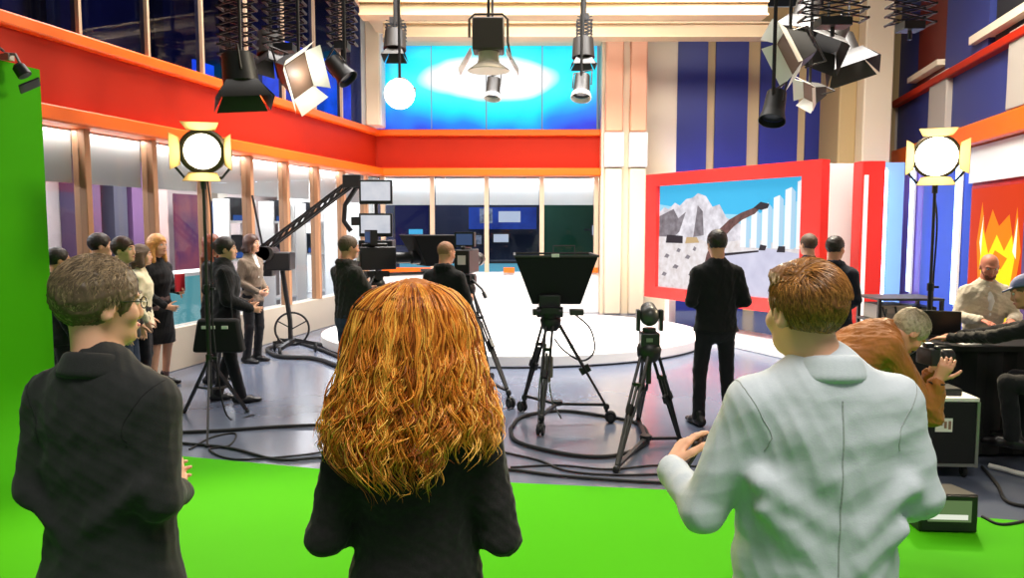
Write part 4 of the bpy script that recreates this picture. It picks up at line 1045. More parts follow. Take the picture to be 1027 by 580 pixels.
MB().box((0, 0, .5), (4.2, .5, 1.0)).build('front', emi('desk_cyan', (130, 214, 240), .7), o); MB().box((0, .1, 1.02), (4.3, .8, .05)).build('desk_top', M_dark, o)
# ================================================================== people
def rotz(a): return np.array([[math.cos(a), -math.sin(a), 0], [math.sin(a), math.cos(a), 0], [0, 0, 1.]])
def rotx(a): return np.array([[1, 0, 0], [0, math.cos(a), -math.sin(a)], [0, math.sin(a), math.cos(a)]])
def roty(a): return np.array([[math.cos(a), 0, math.sin(a)], [0, 1, 0], [-math.sin(a), 0, math.cos(a)]])
A3 = lambda *v: np.array(v, float)
def unit(v): v = np.array(v, float); return v/np.linalg.norm(v)

SKIN = mat('skin_light', (232, 176, 142), rough=.5, noise=.12, nscale=14, col2=(206, 130, 104))
SKIN_T = mat('skin_tanned', (214, 150, 116), rough=.5, noise=.12, nscale=14, col2=(186, 112, 88))
M_eye = mat('eye_white', (232, 228, 222), rough=.2); M_iris = mat('eye_dark', (50, 36, 28), rough=.15)
def cloth(name, c, rough=.85, noise=.25, ns=9, bump=.25, bs=140, c2=None, sheen=.1, stretch=None):
    return mat(name, c, rough=rough, noise=noise, nscale=ns, bump=bump, bscale=bs, col2=c2, sheen=sheen, spec=.25, stretch=stretch)

def hand(S, w, d, n, thumb, s, curl=.5, spread=.12, k=.006):
    """palm and five separate fingers; d along the hand, n the way the palm faces, thumb the side the thumb leaves"""
    d = unit(d); n = unit(n-d*(np.array(n) @ d)); t = unit(thumb-d*(np.array(thumb) @ d)-n*(np.array(thumb) @ n))
    pm = w+d*.088*s
    S.seg(w-d*.01*s, pm, (.027*s, .019*s), (.040*s, .015*s), side=t, k=.01*s)
    for i, (off, L) in enumerate(((.030, .078), (.010, .086), (-.011, .080), (-.031, .064))):
        p = w+d*.082*s+t*off*s; a = 0; dd = unit(d+t*spread*(off/.03)*.5)
        for j, f in enumerate((.44, .32, .24)):
            a += curl*(.55, .75, .55)[j]*(1+.12*i)
            v = dd*math.cos(a)+n*math.sin(a); q_ = p+v*L*f*s
            S.seg(p, q_, (.0094-.0010*j)*s, (.0088-.0012*j)*s, k=k*s); p = q_
    p = w+d*.026*s+t*.026*s+n*.006*s; v = unit(d*.62+t*.72+n*.25)
    for L, r0, r1 in ((.042, .013, .011), (.034, .011, .010), (.026, .0098, .008)):
        q_ = p+v*L*s; S.seg(p, q_, r0*s, r1*s, k=k*s); p = q_; v = unit(v+d*.35+n*.30*curl)

MALE = [(1.475, .070, .068, -.015), (1.435, .118, .085, -.015), (1.385, .180, .100, -.012), (1.32, .198, .117, -.004), (1.20, .190, .118, 0), (1.06, .172, .110, 0), (.96, .176, .114, 0), (.86, .190, .122, -.004), (.74, .198, .126, -.004)]
FEM = [(1.475, .062, .060, -.015), (1.435, .10, .078, -.015), (1.385, .156, .090, -.012), (1.30, .168, .112, .008), (1.22, .158, .112, .010), (1.07, .138, .096, 0), (.96, .164, .110, -.004), (.86, .184, .122, -.006), (.74, .188, .124, -.006)]

def person(label, loc, yaw, s=1.0, vox=.011, female=False, skin=None, lean=0.0, side_lean=0.0, pose=None, head=(0, 0, 0), world=None,
           top=None, bottom=None, shoes=None, hair=None, dz=0.0, group=None, neck_fwd=0.0, torso=None, shoulder=.172, hands=None, sit=False, cat='person', face=True):
    """top: dict(name, mat, hem, sleeve radius scale, collar, folds); bottom: dict(kind, mat, hem)"""
    loc = Vector((loc[0], loc[1], loc[2] if len(loc) > 2 else 0)); M = rotz(yaw)
    inv = lambda p: (M.T @ (np.array(p, float)-np.array(loc)-A3(0, 0, dz)))/s
    piv = A3(0, 0, .95); LR = rotx(-lean) @ roty(side_lean)
    U = lambda p: piv+LR @ (A3(*p)-piv)
    J = dict(shL=U((-shoulder, -.012, 1.372)), shR=U((shoulder, -.012, 1.372)), neck=U((0, -.018, 1.455)), hd=U((0, .018+neck_fwd, 1.635-neck_fwd*.4)),
             elL=A3(-.225, -.03, 1.13), elR=A3(.225, -.03, 1.13), wrL=A3(-.235, .07, .90), wrR=A3(.235, .07, .90),
             hiL=A3(-.088, 0, .90), hiR=A3(.088, 0, .90), knL=A3(-.10, .025, .49), knR=A3(.10, .025, .49), anL=A3(-.105, -.03, .085), anR=A3(.105, -.03, .085),
             toL=A3(-.03, 1, 0), toR=A3(.03, 1, 0), hdL=A3(0, .2, -1), hdR=A3(0, .2, -1), paL=A3(1, 0, 0), paR=A3(-1, 0, 0), thL=A3(0, 1, .1), thR=A3(0, 1, .1), cuL=.45, cuR=.45)
    if female: J['shL'][0] *= .9; J['shR'][0] *= .9
    for k_, v in (pose or {}).items(): J[k_] = A3(*v) if isinstance(v, tuple) else v
    for k_, v in (world or {}).items(): J[k_] = inv(v)
    HM = LR @ rotz(head[0]) @ rotx(head[1]) @ roty(head[2])
    if 'headlevel' in (pose or {}): HM = rotz(head[0]) @ rotx(head[1]) @ roty(head[2])
    hc = J['hd']; hl = lambda *p: hc+HM @ A3(*p)
    prof = torso or (FEM if female else MALE)
    # ---- body, one continuous surface
    S = SDF()
    S.ell(hl(0, -.012, .03), (.076, .097, .088), HM, k=0).ell(hl(0, .028, -.03), (.060, .066, .086), HM, k=.03)
    S.ell(hl(0, .050, -.082), (.040, .040, .030), HM, k=.03)
    for e in (-1, 1):
        S.ell(hl(.040*e, .066, -.026), (.024, .022, .024), HM, k=.02)                       # cheek
        er = HM @ rotz(e*-.35) @ rotx(-.12)
        S.ell(hl(.078*e, -.006, -.010), (.009, .021, .033), er, k=.006).ell(hl(.086*e, .0, -.008), (.005, .010, .018), er, k=.006, sub=True)
        S.ell(hl(.032*e, .098, .010), (.018, .014, .012), HM, k=.012, sub=True)              # eye socket
        S.seg(hl(.012*e, .092, .026), hl(.046*e, .080, .028), .010, .008, k=.012)             # brow
        S.seg(hl(0, .1, -.062), hl(.02*e, .091, -.064), .0075, .004, k=.008)                  # lips
    S.seg(hl(0, .090, .016), hl(0, .107, -.026), .008, .0115, k=.012).ell(hl(0, .100, -.034), (.017, .012, .010), HM, k=.008)
    S.seg(hl(0, .088, -.052), hl(0, .09, -.052), .004, k=.006, sub=False).ell(hl(0, .086, -.094), (.016, .012, .012), HM, k=.014)
    S.seg(hl(0, -.022, -.055), J['neck'], .054 if not female else .046, .064 if not female else .054, k=.03)
    sh = -.016
    tp = [(U((0, y, z)), (w+sh, d+sh)) for z, w, d, y in prof]
    for i in range(1, len(tp)-4): S.seg(tp[i][0], tp[i+1][0], tp[i][1], tp[i+1][1], side=LR @ A3(1, 0, 0), k=.03)
    S.seg(U((0, 0, 1.06)), A3(0, 0, .90), (.135, .085), (.13, .08), side=A3(1, 0, 0), k=.03)
    S.seg(J['neck'], tp[1][0], .058, tp[1][1], side=LR @ A3(1, 0, 0), k=.04)
    for e in 'LR':
        S.seg(J['sh'+e], J['el'+e], .050, .038, k=.03).seg(J['el'+e], J['wr'+e], .038, .026, k=.02)
        hand(S, J['wr'+e], J['hd'+e], J['pa'+e], J['th'+e], 1.0 if not female else .92, curl=J['cu'+e])
        S.seg(J['hi'+e], J['kn'+e], .078, .054, k=.03).seg(J['kn'+e], J['an'+e], .054, .038, k=.02)
        t = unit(J['to'+e]); S.seg(J['an'+e]-A3(0, 0, .03), J['an'+e]+t*.12-A3(0, 0, .045), (.026, .024), (.024, .016), k=.02)
    V, F = S.mesh(vox*.9 if vox < .008 else vox, 1)
    body = np_mesh('person', V, F, skin or SKIN)
    body.location = loc+Vector((0, 0, dz)); body.rotation_euler = (0, 0, yaw); body.scale = (s, s, s)
    tag(body, label, cat, group)
    # ---- face details
    if face:
        for e in (-1, 1):
            eb = MB().use(M_eye); c = Vector(hl(.032*e, .082, .009)); q3 = Matrix(HM.tolist())
            eb.ball(c, .0118, 12); eb.use(M_iris).ball(c+q3 @ Vector((0, .0085, 0)), (.0055, .0045, .0055), 10, q3)
            eb.build('eye', None, body)
        MB().tube([hl(-.020, .093, -.062), hl(-.008, .101, -.060), hl(0, .102, -.061), hl(.008, .101, -.060), hl(.020, .093, -.062)], [.003, .0055, .005, .0055, .003], 8).build('lips', mat('lip_skin', (186, 96, 84), rough=.4), body)
    # ---- upper clothing
    if top:
        T = SDF(); g = top.get('grow', .006); hem = top.get('hem', .80); sr = top.get('sleeve', 1.0); fem = .88 if female else 1.0
        pr = [q_ for q_ in prof]
        if top.get('long'): pr = pr+top['long']
        tp = [(U((0, y, z)) if z > .9 or not sit else A3(0, y, z), (w+g, d+g)) for z, w, d, y in pr]
        sv = LR @ A3(1, 0, 0)
        for i in range(len(tp)-1): T.seg(tp[i][0], tp[i+1][0], tp[i][1], tp[i+1][1], side=sv, k=.02)
        cs = U((0, 0, hem)); T.cut(cs, LR @ A3(0, 0, -1) if lean > .3 else A3(0, 0, -1))
        for e, sg in (('L', -1), ('R', 1)):
            a, b_, c = J['sh'+e], J['el'+e], J['wr'+e]; fa = unit(c-b_)
            T.seg(a, b_, .066*sr*fem, .054*sr*fem, k=.035).seg(b_, c-fa*.02, .054*sr*fem, .042*sr*fem, k=.02)
            T.seg(c-fa*.05, c-fa*.004, (.040*sr*fem, .038*sr*fem), (.040*sr*fem, .038*sr*fem), k=.008, flat=True)
            T.seg(U((0, -.016, 1.425)), a, (.046*fem, .050), (.060*fem, .062), k=.04)
        if top.get('collar', True):
            n = 16; rw = .066*fem+.004; rings = ((1.452, 0.0), (1.470, .004), (1.486, .0)) if not top.get('hood') else ((1.44, .02), (1.47, .026), (1.49, .018))
            for zc, gr in rings:
                ring_ = []
                for i in range(n+1):
                    th = 2*PI*i/n; up = .012*(-math.sin(th))
                    ring_.append(U(((rw+gr)*math.cos(th), (rw+.002+gr)*math.sin(th)-.018, zc+up)))
                for i in range(n):
                    if top.get('open') and abs(i+.5-n/4) < 2.2: continue
                    T.seg(ring_[i], ring_[i+1], .010 if not top.get('hood') else .022, k=.006)
        for (x0, z0_, x1, z1_, r_) in top.get('creases', ()):
            T.seg(A3(x0, -.098, z0_), A3(x1, -.114, z1_), .020, r_*1.4, k=.05)
        V, F = T.mesh(vox, 1)
        V = folds(V, F, top.get('fold', .004), top.get('wl', .16), seed=int(abs(loc.x*100))+3, aniso=(1, 1, .8))
        cobj = np_mesh(top.get('name', 'jacket'), V, F, top['mat'], body)
        if top.get('lapel'):
            X = SDF(); n = 26; rows_ = tuple((1.506-.0055*k, .002+.0022*k) for k in range(9))
            for (zc, gr), (zd, gd) in zip(rows_[:-1], rows_[1:]):
                for i in range(n+1):
                    th = PI*1.5+(i/n-.5)*PI*1.30; dn = .030*(1-(-math.sin(th)+1)/2)
                    a_ = U(((rw-.002+gr)*math.cos(th), (rw+gr)*math.sin(th)-.020, zc-dn)); b_ = U(((rw-.002+gd)*math.cos(th), (rw+gd)*math.sin(th)-.020, zd-dn))
                    X.seg(a_, b_, .0075, k=.010)
                    if i: X.seg(pa_, a_, .0075, k=.010).seg(pb_, b_, .0075, k=.010)
                    pa_, pb_ = a_, b_
            Vc, Fc = X.mesh(max(.0042, vox*.7), 1); np_mesh('collar', Vc, Fc, top['mat'], cobj)
        if top.get('lapel') and vox < .007:
            bv = BVHTree.FromPolygons([tuple(v) for v in V], [tuple(f) for f in F])
            for e, sg in (('L', -1), ('R', 1)):
                a = J['sh'+e]; ax_ = unit(unit(J['el'+e]-a)*.35+A3(sg, 0, -.30)); c_ = a+ax_*.002; u_ = unit(np.cross(ax_, A3(0, 1, 0))); v_ = np.cross(ax_, u_); ln = []
                for i in range(41):
                    th = 2*PI*i/40; h_ = bv.find_nearest(Vector(c_+(u_*math.cos(th)+v_*math.sin(th))*.09*sr))
                    if h_[0] is not None and (not ln or (h_[0]-ln[-1]).length < .03): ln.append(h_[0])
                if len(ln) > 12: MB().tube(ln, .0016, 5).build('sleeve_seam', top.get('seam') or mat('dark_thread', (22, 22, 23), rough=.9), cobj)
        if top.get('seam'):
            bv = BVHTree.FromPolygons([tuple(v) for v in V], [tuple(f) for f in F]); ln = []
            for i in range(40):
                z = 1.41-(1.41-hem-.01)*i/39; o_ = U((0, 0, z)); dr = LR @ A3(0, -1, 0)
                h_ = bv.ray_cast(Vector(o_+dr*.5), Vector(-dr))
                if h_[0] is not None: ln.append(h_[0])
            if len(ln) > 4: MB().tube(ln, .0022, 6).build('back_seam', top.get('seam'), cobj)
        if top.get('shirt'):
            X = SDF(); X.seg(U((0, .035, 1.47)), U((0, .078, 1.32)), (.05, .03), (.052, .05), side=sv, k=.01).seg(U((0, .078, 1.32)), U((0, .082, 1.18)), (.05, .05), (.025, .046), side=sv, k=.01)
            n = 12
            for i in range(n): X.seg(U((.064*math.cos(2*PI*i/n), .064*math.sin(2*PI*i/n)-.016, 1.478-.01*math.sin(2*PI*i/n))), U((.064*math.cos(2*PI*(i+1)/n), .064*math.sin(2*PI*(i+1)/n)-.016, 1.478-.01*math.sin(2*PI*(i+1)/n))), .011, k=.004)
            V, F = X.mesh(max(vox*.8, .006), 1); np_mesh('shirt', V, F, top['shirt'], cobj)
    # ---- legs
    if bottom:
        T = SDF(); g = bottom.get('wide', 1.0)
        if bottom.get('kind', 'trousers') == 'trousers':
            T.seg(A3(0, -.002, 1.02), A3(0, -.004, .86), (.164, .112), (.180, .122), side=A3(1, 0, 0), k=.02)
            if lean > .3: T.seg(A3(0, -.02, .94), U((0, -.01, 1.08)), (.176, .126), (.168, .112), side=A3(1, 0, 0), k=.02)
            for e in 'LR':
                T.seg(J['hi'+e], J['kn'+e], .090, .066*g, k=.03).seg(J['kn'+e], J['an'+e], .066*g, .056*g, k=.02)
                f_ = unit(J['an'+e]-J['kn'+e]); T.seg(J['an'+e]-f_*.06, J['an'+e]+f_*.03, (.056*g, .056*g), (.056*g, .058*g), k=.01, flat=True)
        else:
            pr = bottom['prof']
            for (z0, w0, d0), (z1_, w1, d1) in zip(pr[:-1], pr[1:]): T.seg(A3(0, 0, z0), A3(0, 0, z1_), (w0, d0), (w1, d1), side=A3(1, 0, 0), k=.02)
            T.cut(A3(0, 0, pr[-1][0]+.005), A3(0, 0, -1))
        V, F = T.mesh(max(vox, .008), 1); V = folds(V, F, .004, .18, seed=5, aniso=(1, 1, .5))
        np_mesh(bottom.get('name', 'trousers'), V, F, bottom['mat'], body)
    for e in 'LR':
        if shoes is None: break
        T = SDF(); a = J['an'+e]; t = unit(J['to'+e]); h = a[2]-.085; fz = A3(0, 0, 1)
        base = A3(a[0], a[1], h); sd = np.cross(t, fz)
        T.seg(base-t*.055+fz*.045, base+t*.09+fz*.04, (.042, .045), (.050, .038), side=sd, k=.02).seg(base+t*.09+fz*.035, base+t*.185+fz*.026, (.048, .032), (.034, .024), side=sd, k=.02)
        T.seg(base-t*.01+fz*.05, base-t*.01+fz*.12, .048, .046, k=.02); T.cut(base+fz*.003, -fz)
        V, F = T.mesh(.009, 1); np_mesh('shoe', V, F, shoes, body)
    # ---- hair
    hobj = None
    if hair and hair['style'] != 'bald':
        T = SDF(); st_ = hair['style']; g = hair.get('grow', .012)
        T.ell(hl(0, -.014, .032), (.076+g, .097+g, .088+g*1.1), HM, k=0)
        T.ell(hl(0, .112, -.045), (.086, .082, .098), HM, k=.012, sub=True)
        for e in (-1, 1): T.ell(hl(.092*e, .012, -.030), (.030, .032, .042), HM, k=.008, sub=True)
        T.cut(hl(0, -.06, -.072), HM @ A3(0, .30, -1), k=.008)
        if st_ == 'quiff': T.ell(hl(-.004, .030, .096), (.070, .070, .028), HM, k=.03)
        if st_ in ('long', 'bob'):
            L = hair.get('length', .22 if st_ == 'long' else .10)
            T.seg(hl(0, -.045, .03), hl(0, -.075, -.06-L*.4), (.088, .055), (.105, .05), side=HM @ A3(1, 0, 0), k=.03)
            T.seg(hl(0, -.075, -.06-L*.4), hl(0, -.085, -.08-L), (.105, .05), (.085, .035), side=HM @ A3(1, 0, 0), k=.03)
            for e in (-1, 1): T.seg(hl(.078*e, -.02, .02), hl(.094*e, .0, -.07-L*.8), (.034, .05), (.034, .046), side=HM @ A3(1, 0, 0), k=.03)
        if st_ == 'bun': T.ell(hl(0, -.115, .04), (.042, .04, .042), HM, k=.015)
        V, F = T.mesh(min(vox, .008), 1)
        V = folds(V, F, hair.get('fold', .003), .035, seed=9)
        hobj = np_mesh('hair', V, F, hair['mat'], body)
        if hair.get('strands'): hair['strands'](hobj, hl, HM, hair)
        for e in (-1, 1):
            MB().tube([hl(.014*e, .099, .031), hl(.03*e, .097, .036), hl(.048*e, .082, .030)], [.003, .004, .002], 6).build('eyebrow', hair['mat'], body)
    return body, J, hl, HM

def crop_strands(n, lt, ls, swirl, r=.0013, sweep=(.2, -.6), lift=.006, mess=.3, tm=None):
    """short hair as thousands of fine tapered locks lying over the scalp"""
    def f(parent, hl, HM, hair):
        rg = np.random.default_rng(21); g = hair.get('grow', .012)*.75
        C = A3(0, -.014, .032); Rr = A3(.076+g, .097+g, .088+g*1.1); Ls, Rd = [], []; P = 7
        while len(Ls) < n:
            d = rg.normal(size=3); d /= np.linalg.norm(d); p = C+Rr*d
            x, y, z = p
            if y > .050+.25*(z-.09) and z < .105 or z < -.070+.3*(-.06-y)*.3 or (abs(x) > .055 and -.022 < y < .055 and z < .016) or z < -.068: continue
            topf = min(max((z-.055)/.05, 0), 1)
            L = (ls+(lt-ls)*topf)*rg.uniform(.7, 1.25)
            down = A3(0, -.15, -1.0); ang = math.atan2(x-swirl[0], y-swirl[1])
            rad = A3(x-swirl[0], y-swirl[1], 0); rad = rad/(np.linalg.norm(rad)+1e-6); tang = A3(rad[1], -rad[0], 0)
            fl = (rad*.5+tang*.5+A3(sweep[0], sweep[1], 0))*topf+down*(1-topf)+rg.normal(size=3)*mess
            line = []; q_ = d.copy(); off = 0
            for k in range(P):
                pp = C+Rr*q_*(1+off); line.append(hl(*pp))
                nrm = q_/Rr; nrm /= np.linalg.norm(nrm); ff = fl-nrm*(fl @ nrm); ff /= np.linalg.norm(ff)+1e-6
                q_ = q_+ff*(L/(P-1))/Rr; q_ /= np.linalg.norm(q_); off = lift/.09*math.sin(PI*.5*(k+1)/P)*(.4+topf)
            Ls.append(line); Rd.append(r*rg.uniform(.7, 1.3)*np.array([1, 1, 1, .95, .8, .55, .15]))
        strand_mesh('hair_locks', Ls, Rd, tm or hair['mat'], parent, n=3)
    return f

M_shoe = mat('black_shoe', (24, 22, 22), rough=.35)
# ---- materials of clothes
C_suit = cloth('charcoal_suit', (42, 43, 43), c2=(32, 34, 34), noise=.3, ns=120, bump=.1, bs=300)
C_blazer = cloth('black_checked_blazer', (30, 28, 28), c2=(46, 44, 44), noise=.4, ns=60, bump=.12)
C_pale = cloth('pale_blue_jacket', (200, 207, 213), c2=(184, 194, 202), noise=.25, ns=120, bump=.10, bs=300)
C_seam = cloth('jacket_seam', (166, 172, 172))
C_black = cloth('black_knit', (20, 20, 22), noise=.2)
C_blackt = cloth('black_trousers', (24, 24, 28), noise=.2)
C_navy = cloth('navy_jacket', (28, 32, 44), noise=.2)
C_jean = cloth('dark_jeans', (48, 60, 84), noise=.4, ns=20)
C_opj = cloth('dark_work_jacket', (46, 43, 40), noise=.3)
C_brown = cloth('tan_brown_jacket', (176, 108, 48), c2=(110, 62, 26), noise=.6, ns=7, rough=.6)
C_tweed = cloth('grey_brown_tweed', (138, 120, 102), c2=(92, 80, 70), noise=.9, ns=90)
C_beige = cloth('beige_jumper', (218, 204, 178), c2=(190, 176, 150), noise=.4, ns=60)
C_cream = cloth('cream_top', (236, 224, 188), noise=.1)
C_white = cloth('white_shirt', (236, 234, 228), noise=.05, bump=.1)
H_dark = mat('dark_hair', (32, 24, 20), rough=.45, noise=.5, nscale=40, col2=(60, 44, 34))
H_grey = mat('grey_brown_hair', (122, 100, 74), rough=.5, noise=.6, nscale=60, col2=(66, 52, 40), island=.8, stretch=(1, 1, .4))
H_greyl = mat('salt_pepper_locks', (196, 168, 130), rough=.42, island=.95, col2=(66, 52, 40))
H_lbr = mat('light_brown_hair', (134, 86, 40), rough=.45, noise=.7, nscale=30, col2=(66, 38, 16))
H_lbl = mat('light_brown_locks', (214, 150, 78), rough=.35, island=.95, col2=(96, 56, 24))
H_blond = mat('blonde_hair', (222, 160, 84), rough=.4, noise=.6, nscale=30, col2=(150, 90, 40))
H_aub = mat('auburn_hair', (140, 66, 34), rough=.4, noise=.5, nscale=30)
H_short = mat('cropped_brown_hair', (96, 74, 54), rough=.6, noise=.5, nscale=50)
H_silver = mat('silver_hair', (196, 178, 150), rough=.5, noise=.6, nscale=50, col2=(140, 122, 98))
H_silverl = mat('silver_locks', (214, 196, 166), rough=.45, island=.8, col2=(130, 112, 88))

# 1 ---- man in the charcoal suit, left foreground
Ym = 2.08; c = at(101, 300, Ym)
TS = [(1.475, .074, .070, -.015), (1.435, .115, .088, -.015), (1.385, .176, .104, -.012), (1.32, .192, .120, -.004), (1.20, .186, .122, 0), (1.06, .176, .116, 0), (.96, .184, .120, 0), (.86, .206, .13, -.004), (.74, .222, .14, -.006)]
suit, J, hl, HM = person('man in a charcoal suit with glasses and greying hair, back turned, at the green wall', (c.x, Ym, .006), R(-12), s=.990, vox=.0058, torso=TS, shoulder=.160,
    head=(R(-32), R(-3), 0), pose=dict(hd=(-.012, .010, 1.634), elL=(-.192, -.05, 1.125), elR=(.192, -.04, 1.115), wrL=(-.06, .20, 1.05), wrR=(.07, .21, 1.04), hdL=(.3, .85, 0), hdR=(-.5, .8, -.1), paL=(.5, -.3, .2), paR=(-.5, -.3, .2), thL=(0, .2, 1), thR=(0, .2, 1)),
    top=dict(name='suit_jacket', lapel=True, creases=((.18, 1.16, .05, 1.06, .006), (-.17, 1.12, -.05, 1.02, .006)), mat=C_suit, hem=.77, fold=.0045, wl=.26, sleeve=1.05, open=True, shirt=C_white),
    bottom=dict(mat=C_suit), shoes=M_shoe, hair=dict(style='short', mat=H_grey, grow=.018, strands=crop_strands(5000, .036, .026, (0, -.05), r=.0012, mess=.36, lift=.005, tm=H_greyl)))
gl = MB()
for e in (-1, 1):
    n_ = 18
    gl.tube([hl(.033*e+.023*math.cos(2*PI*i/n_), .105, .006+.016*math.sin(2*PI*i/n_)) for i in range(n_)], .0018, 6, closed=True)
    gl.tube([hl(.056*e, .104, .010), hl(.076*e, .08, .012), hl(.083*e, .0, .012), hl(.082*e, -.012, -.004)], .002, 6)
gl.tube([hl(-.010, .106, .010), hl(0, .112, .013), hl(.010, .106, .010)], .0018, 6)
gl.build('spectacles', mat('spectacle_frame', (40, 32, 28), rough=.3), suit)

# 2 ---- woman with the red curls
Yw = 2.0; c = at(416, 430, Yw)
TW = [(1.475, .062, .060, -.015), (1.435, .11, .082, -.015), (1.385, .170, .096, -.012), (1.30, .180, .118, .006), (1.22, .174, .118, .008), (1.07, .158, .106, 0), (.96, .178, .118, -.004), (.86, .196, .130, -.006), (.74, .198, .130, -.006)]
wom, Jw, hlw, HMw = person('woman with long curly ginger hair and a black blazer, back turned', (c.x, Yw, .006), R(3), s=.945, vox=.0058, female=True, torso=TW, shoulder=.196, head=(R(4), R(-4), 0),
    pose=dict(elL=(-.244, -.055, 1.085), elR=(.244, -.05, 1.075), wrL=(-.10, .19, 1.06), wrR=(.10, .19, 1.05), hdL=(.6, .6, .1), hdR=(-.6, .6, .1), paL=(.3, -.3, .8), paR=(-.3, -.3, .8), thL=(.5, .5, .5), thR=(-.5, .5, .5)),
    top=dict(name='blazer', mat=C_blazer, hem=.80, fold=.005, wl=.24, sleeve=1.12), bottom=dict(mat=C_blackt), shoes=M_shoe)
H_cbase = mat('ginger_hair_mass', (200, 116, 32), rough=.6, noise=.8, nscale=30, col2=(122, 62, 12), stretch=(1, 1, .35))
H_curl = mat('ginger_curls', (255, 198, 88), rough=.36, island=.8, col2=(244, 158, 54))
def env(y):      # half width (m, local) of the hair mass at photo row y
    return np.interp(y, [280, 283, 288, 295, 310, 330, 377, 400, 423, 440, 455, 470, 485], [.0, .034, .070, .102, .138, .155, .178, .196, .213, .213, .203, .170, .13])
rows = np.array([330, 346, 366, 390, 404, 414])
T = SDF(); hcx = (at(414.5, 300, Yw).x-c.x)/.945
zrow = lambda y: (at(411, y, Yw-.06).z-.006)/.945
pr = [(zrow(y), env(y)*.82/.945, (.03+.118*min(1, env(y)/.17))) for y in rows]
for (z0_, w0, d0), (z1_, w1, d1) in zip(pr[:-1], pr[1:]):
    f0 = min(1, max(0, (1.62-z0_)/.25)); f1 = min(1, max(0, (1.62-z1_)/.25))
    T.seg(A3(hcx, -.02-.06*f0, z0_), A3(hcx, -.02-.06*f1, z1_), (w0, d0*(1-.28*f0)), (w1, d1*(1-.28*f1)), side=A3(1, 0, 0), k=.03)
T.ell(A3(hcx, .17, 1.50), (.085, .13, .17), k=.03, sub=True)
V, F = T.mesh(.007, 1); V = folds(V, F, .007, .06, seed=4, aniso=(1, 1, .35))
chair_ = np_mesh('hair', V, F, H_cbase, wom)
bvh = BVHTree.FromPolygons([tuple(v) for v in V], [tuple(f) for f in F])
rg = np.random.default_rng(5); LS3 = [[], [], []]; RD3 = [[], [], []]; P = 48
def hair_at(y, dx, dy, f):
    z = zrow(y); fz_ = min(1, max(0, (1.62-z)/.25)); wx = env(y)/.945*f; wy = (.03+.118*min(1, env(y)/.17))*(1-.28*fz_)*f*1.04
    return A3(hcx+wx*dx, -.02-.06*fz_+wy*dy, z)
for cl_n in range(460):
    phi = rg.uniform(0, 2*PI)
    if math.sin(phi) > .5: continue
    dx0 = math.cos(phi)
    yend = rg.uniform(425, 482)
    if dx0 > .35: yend = min(yend, rg.uniform(405, 455))
    if dx0 < -.80: yend = min(yend, rg.uniform(425, 482))
    start = 283+(rg.uniform(0, 1)**2)*45 if rg.uniform() < .8 else rg.uniform(300, 390)
    lam = rg.uniform(.085, .15); A0 = rg.uniform(.006, .0115); ph = rg.uniform(0, 6.3); tone = int(rg.choice([0, 0, 0, 1, 1, 1, 2])); lam2 = lam*rg.uniform(1.6, 2.6); ph2 = rg.uniform(0, 6.3); f0 = rg.uniform(.90, 1.03); drift = rg.normal()*.05
    rot = 1 if rg.uniform() < .8 else -1
    for st_n in range(int(rg.integers(5, 10))):
        o1, o2 = rg.normal()*.0045, rg.normal()*.0045; jp = rg.normal()*.22; ja = rg.uniform(.7, 1.4); ye = yend+rg.normal()*7; sy = start+rg.uniform(0, 8); line = []
        wild = 1.0 if rg.uniform() < .96 else 1.8
        for k in range(P):
            u = k/(P-1); y = sy+(ye-sy)*u; ph_k = phi+drift*u; dx, dy = math.cos(ph_k), math.sin(ph_k)
            b0 = hair_at(y, dx, dy, f0); z = b0[2]; outv = A3(dx, dy, 0); tv = A3(-dy, dx, 0)
            am = A0*ja*wild*(.22+1.25*u**1.1); a = ph+jp+rot*2*PI*z/lam
            q_ = b0+tv*(am*math.sin(a)+A0*.9*u*math.sin(2*PI*z/lam2+ph2)+o1*(1+1.2*u))+outv*(am*.8*math.cos(a)+o2*(1+u)+.004)+A3(0, 0, am*.5*math.cos(a*1.0+.6)*u)
            line.append(q_)
        r0 = rg.uniform(.0011, .0024); LS3[tone].append(line); RD3[tone].append(r0*np.minimum(1, np.minimum((np.arange(P)+2)/5, (P-np.arange(P))/8)))
for k_ in range(3): strand_mesh('curls', LS3[k_], RD3[k_], (H_curl, mat('orange_curls', (250, 164, 58), rough=.4, island=.8, col2=(186, 92, 20)), mat('copper_curls', (190, 102, 28), rough=.42, island=.8, col2=(110, 52, 12)))[k_], chair_, n=4)

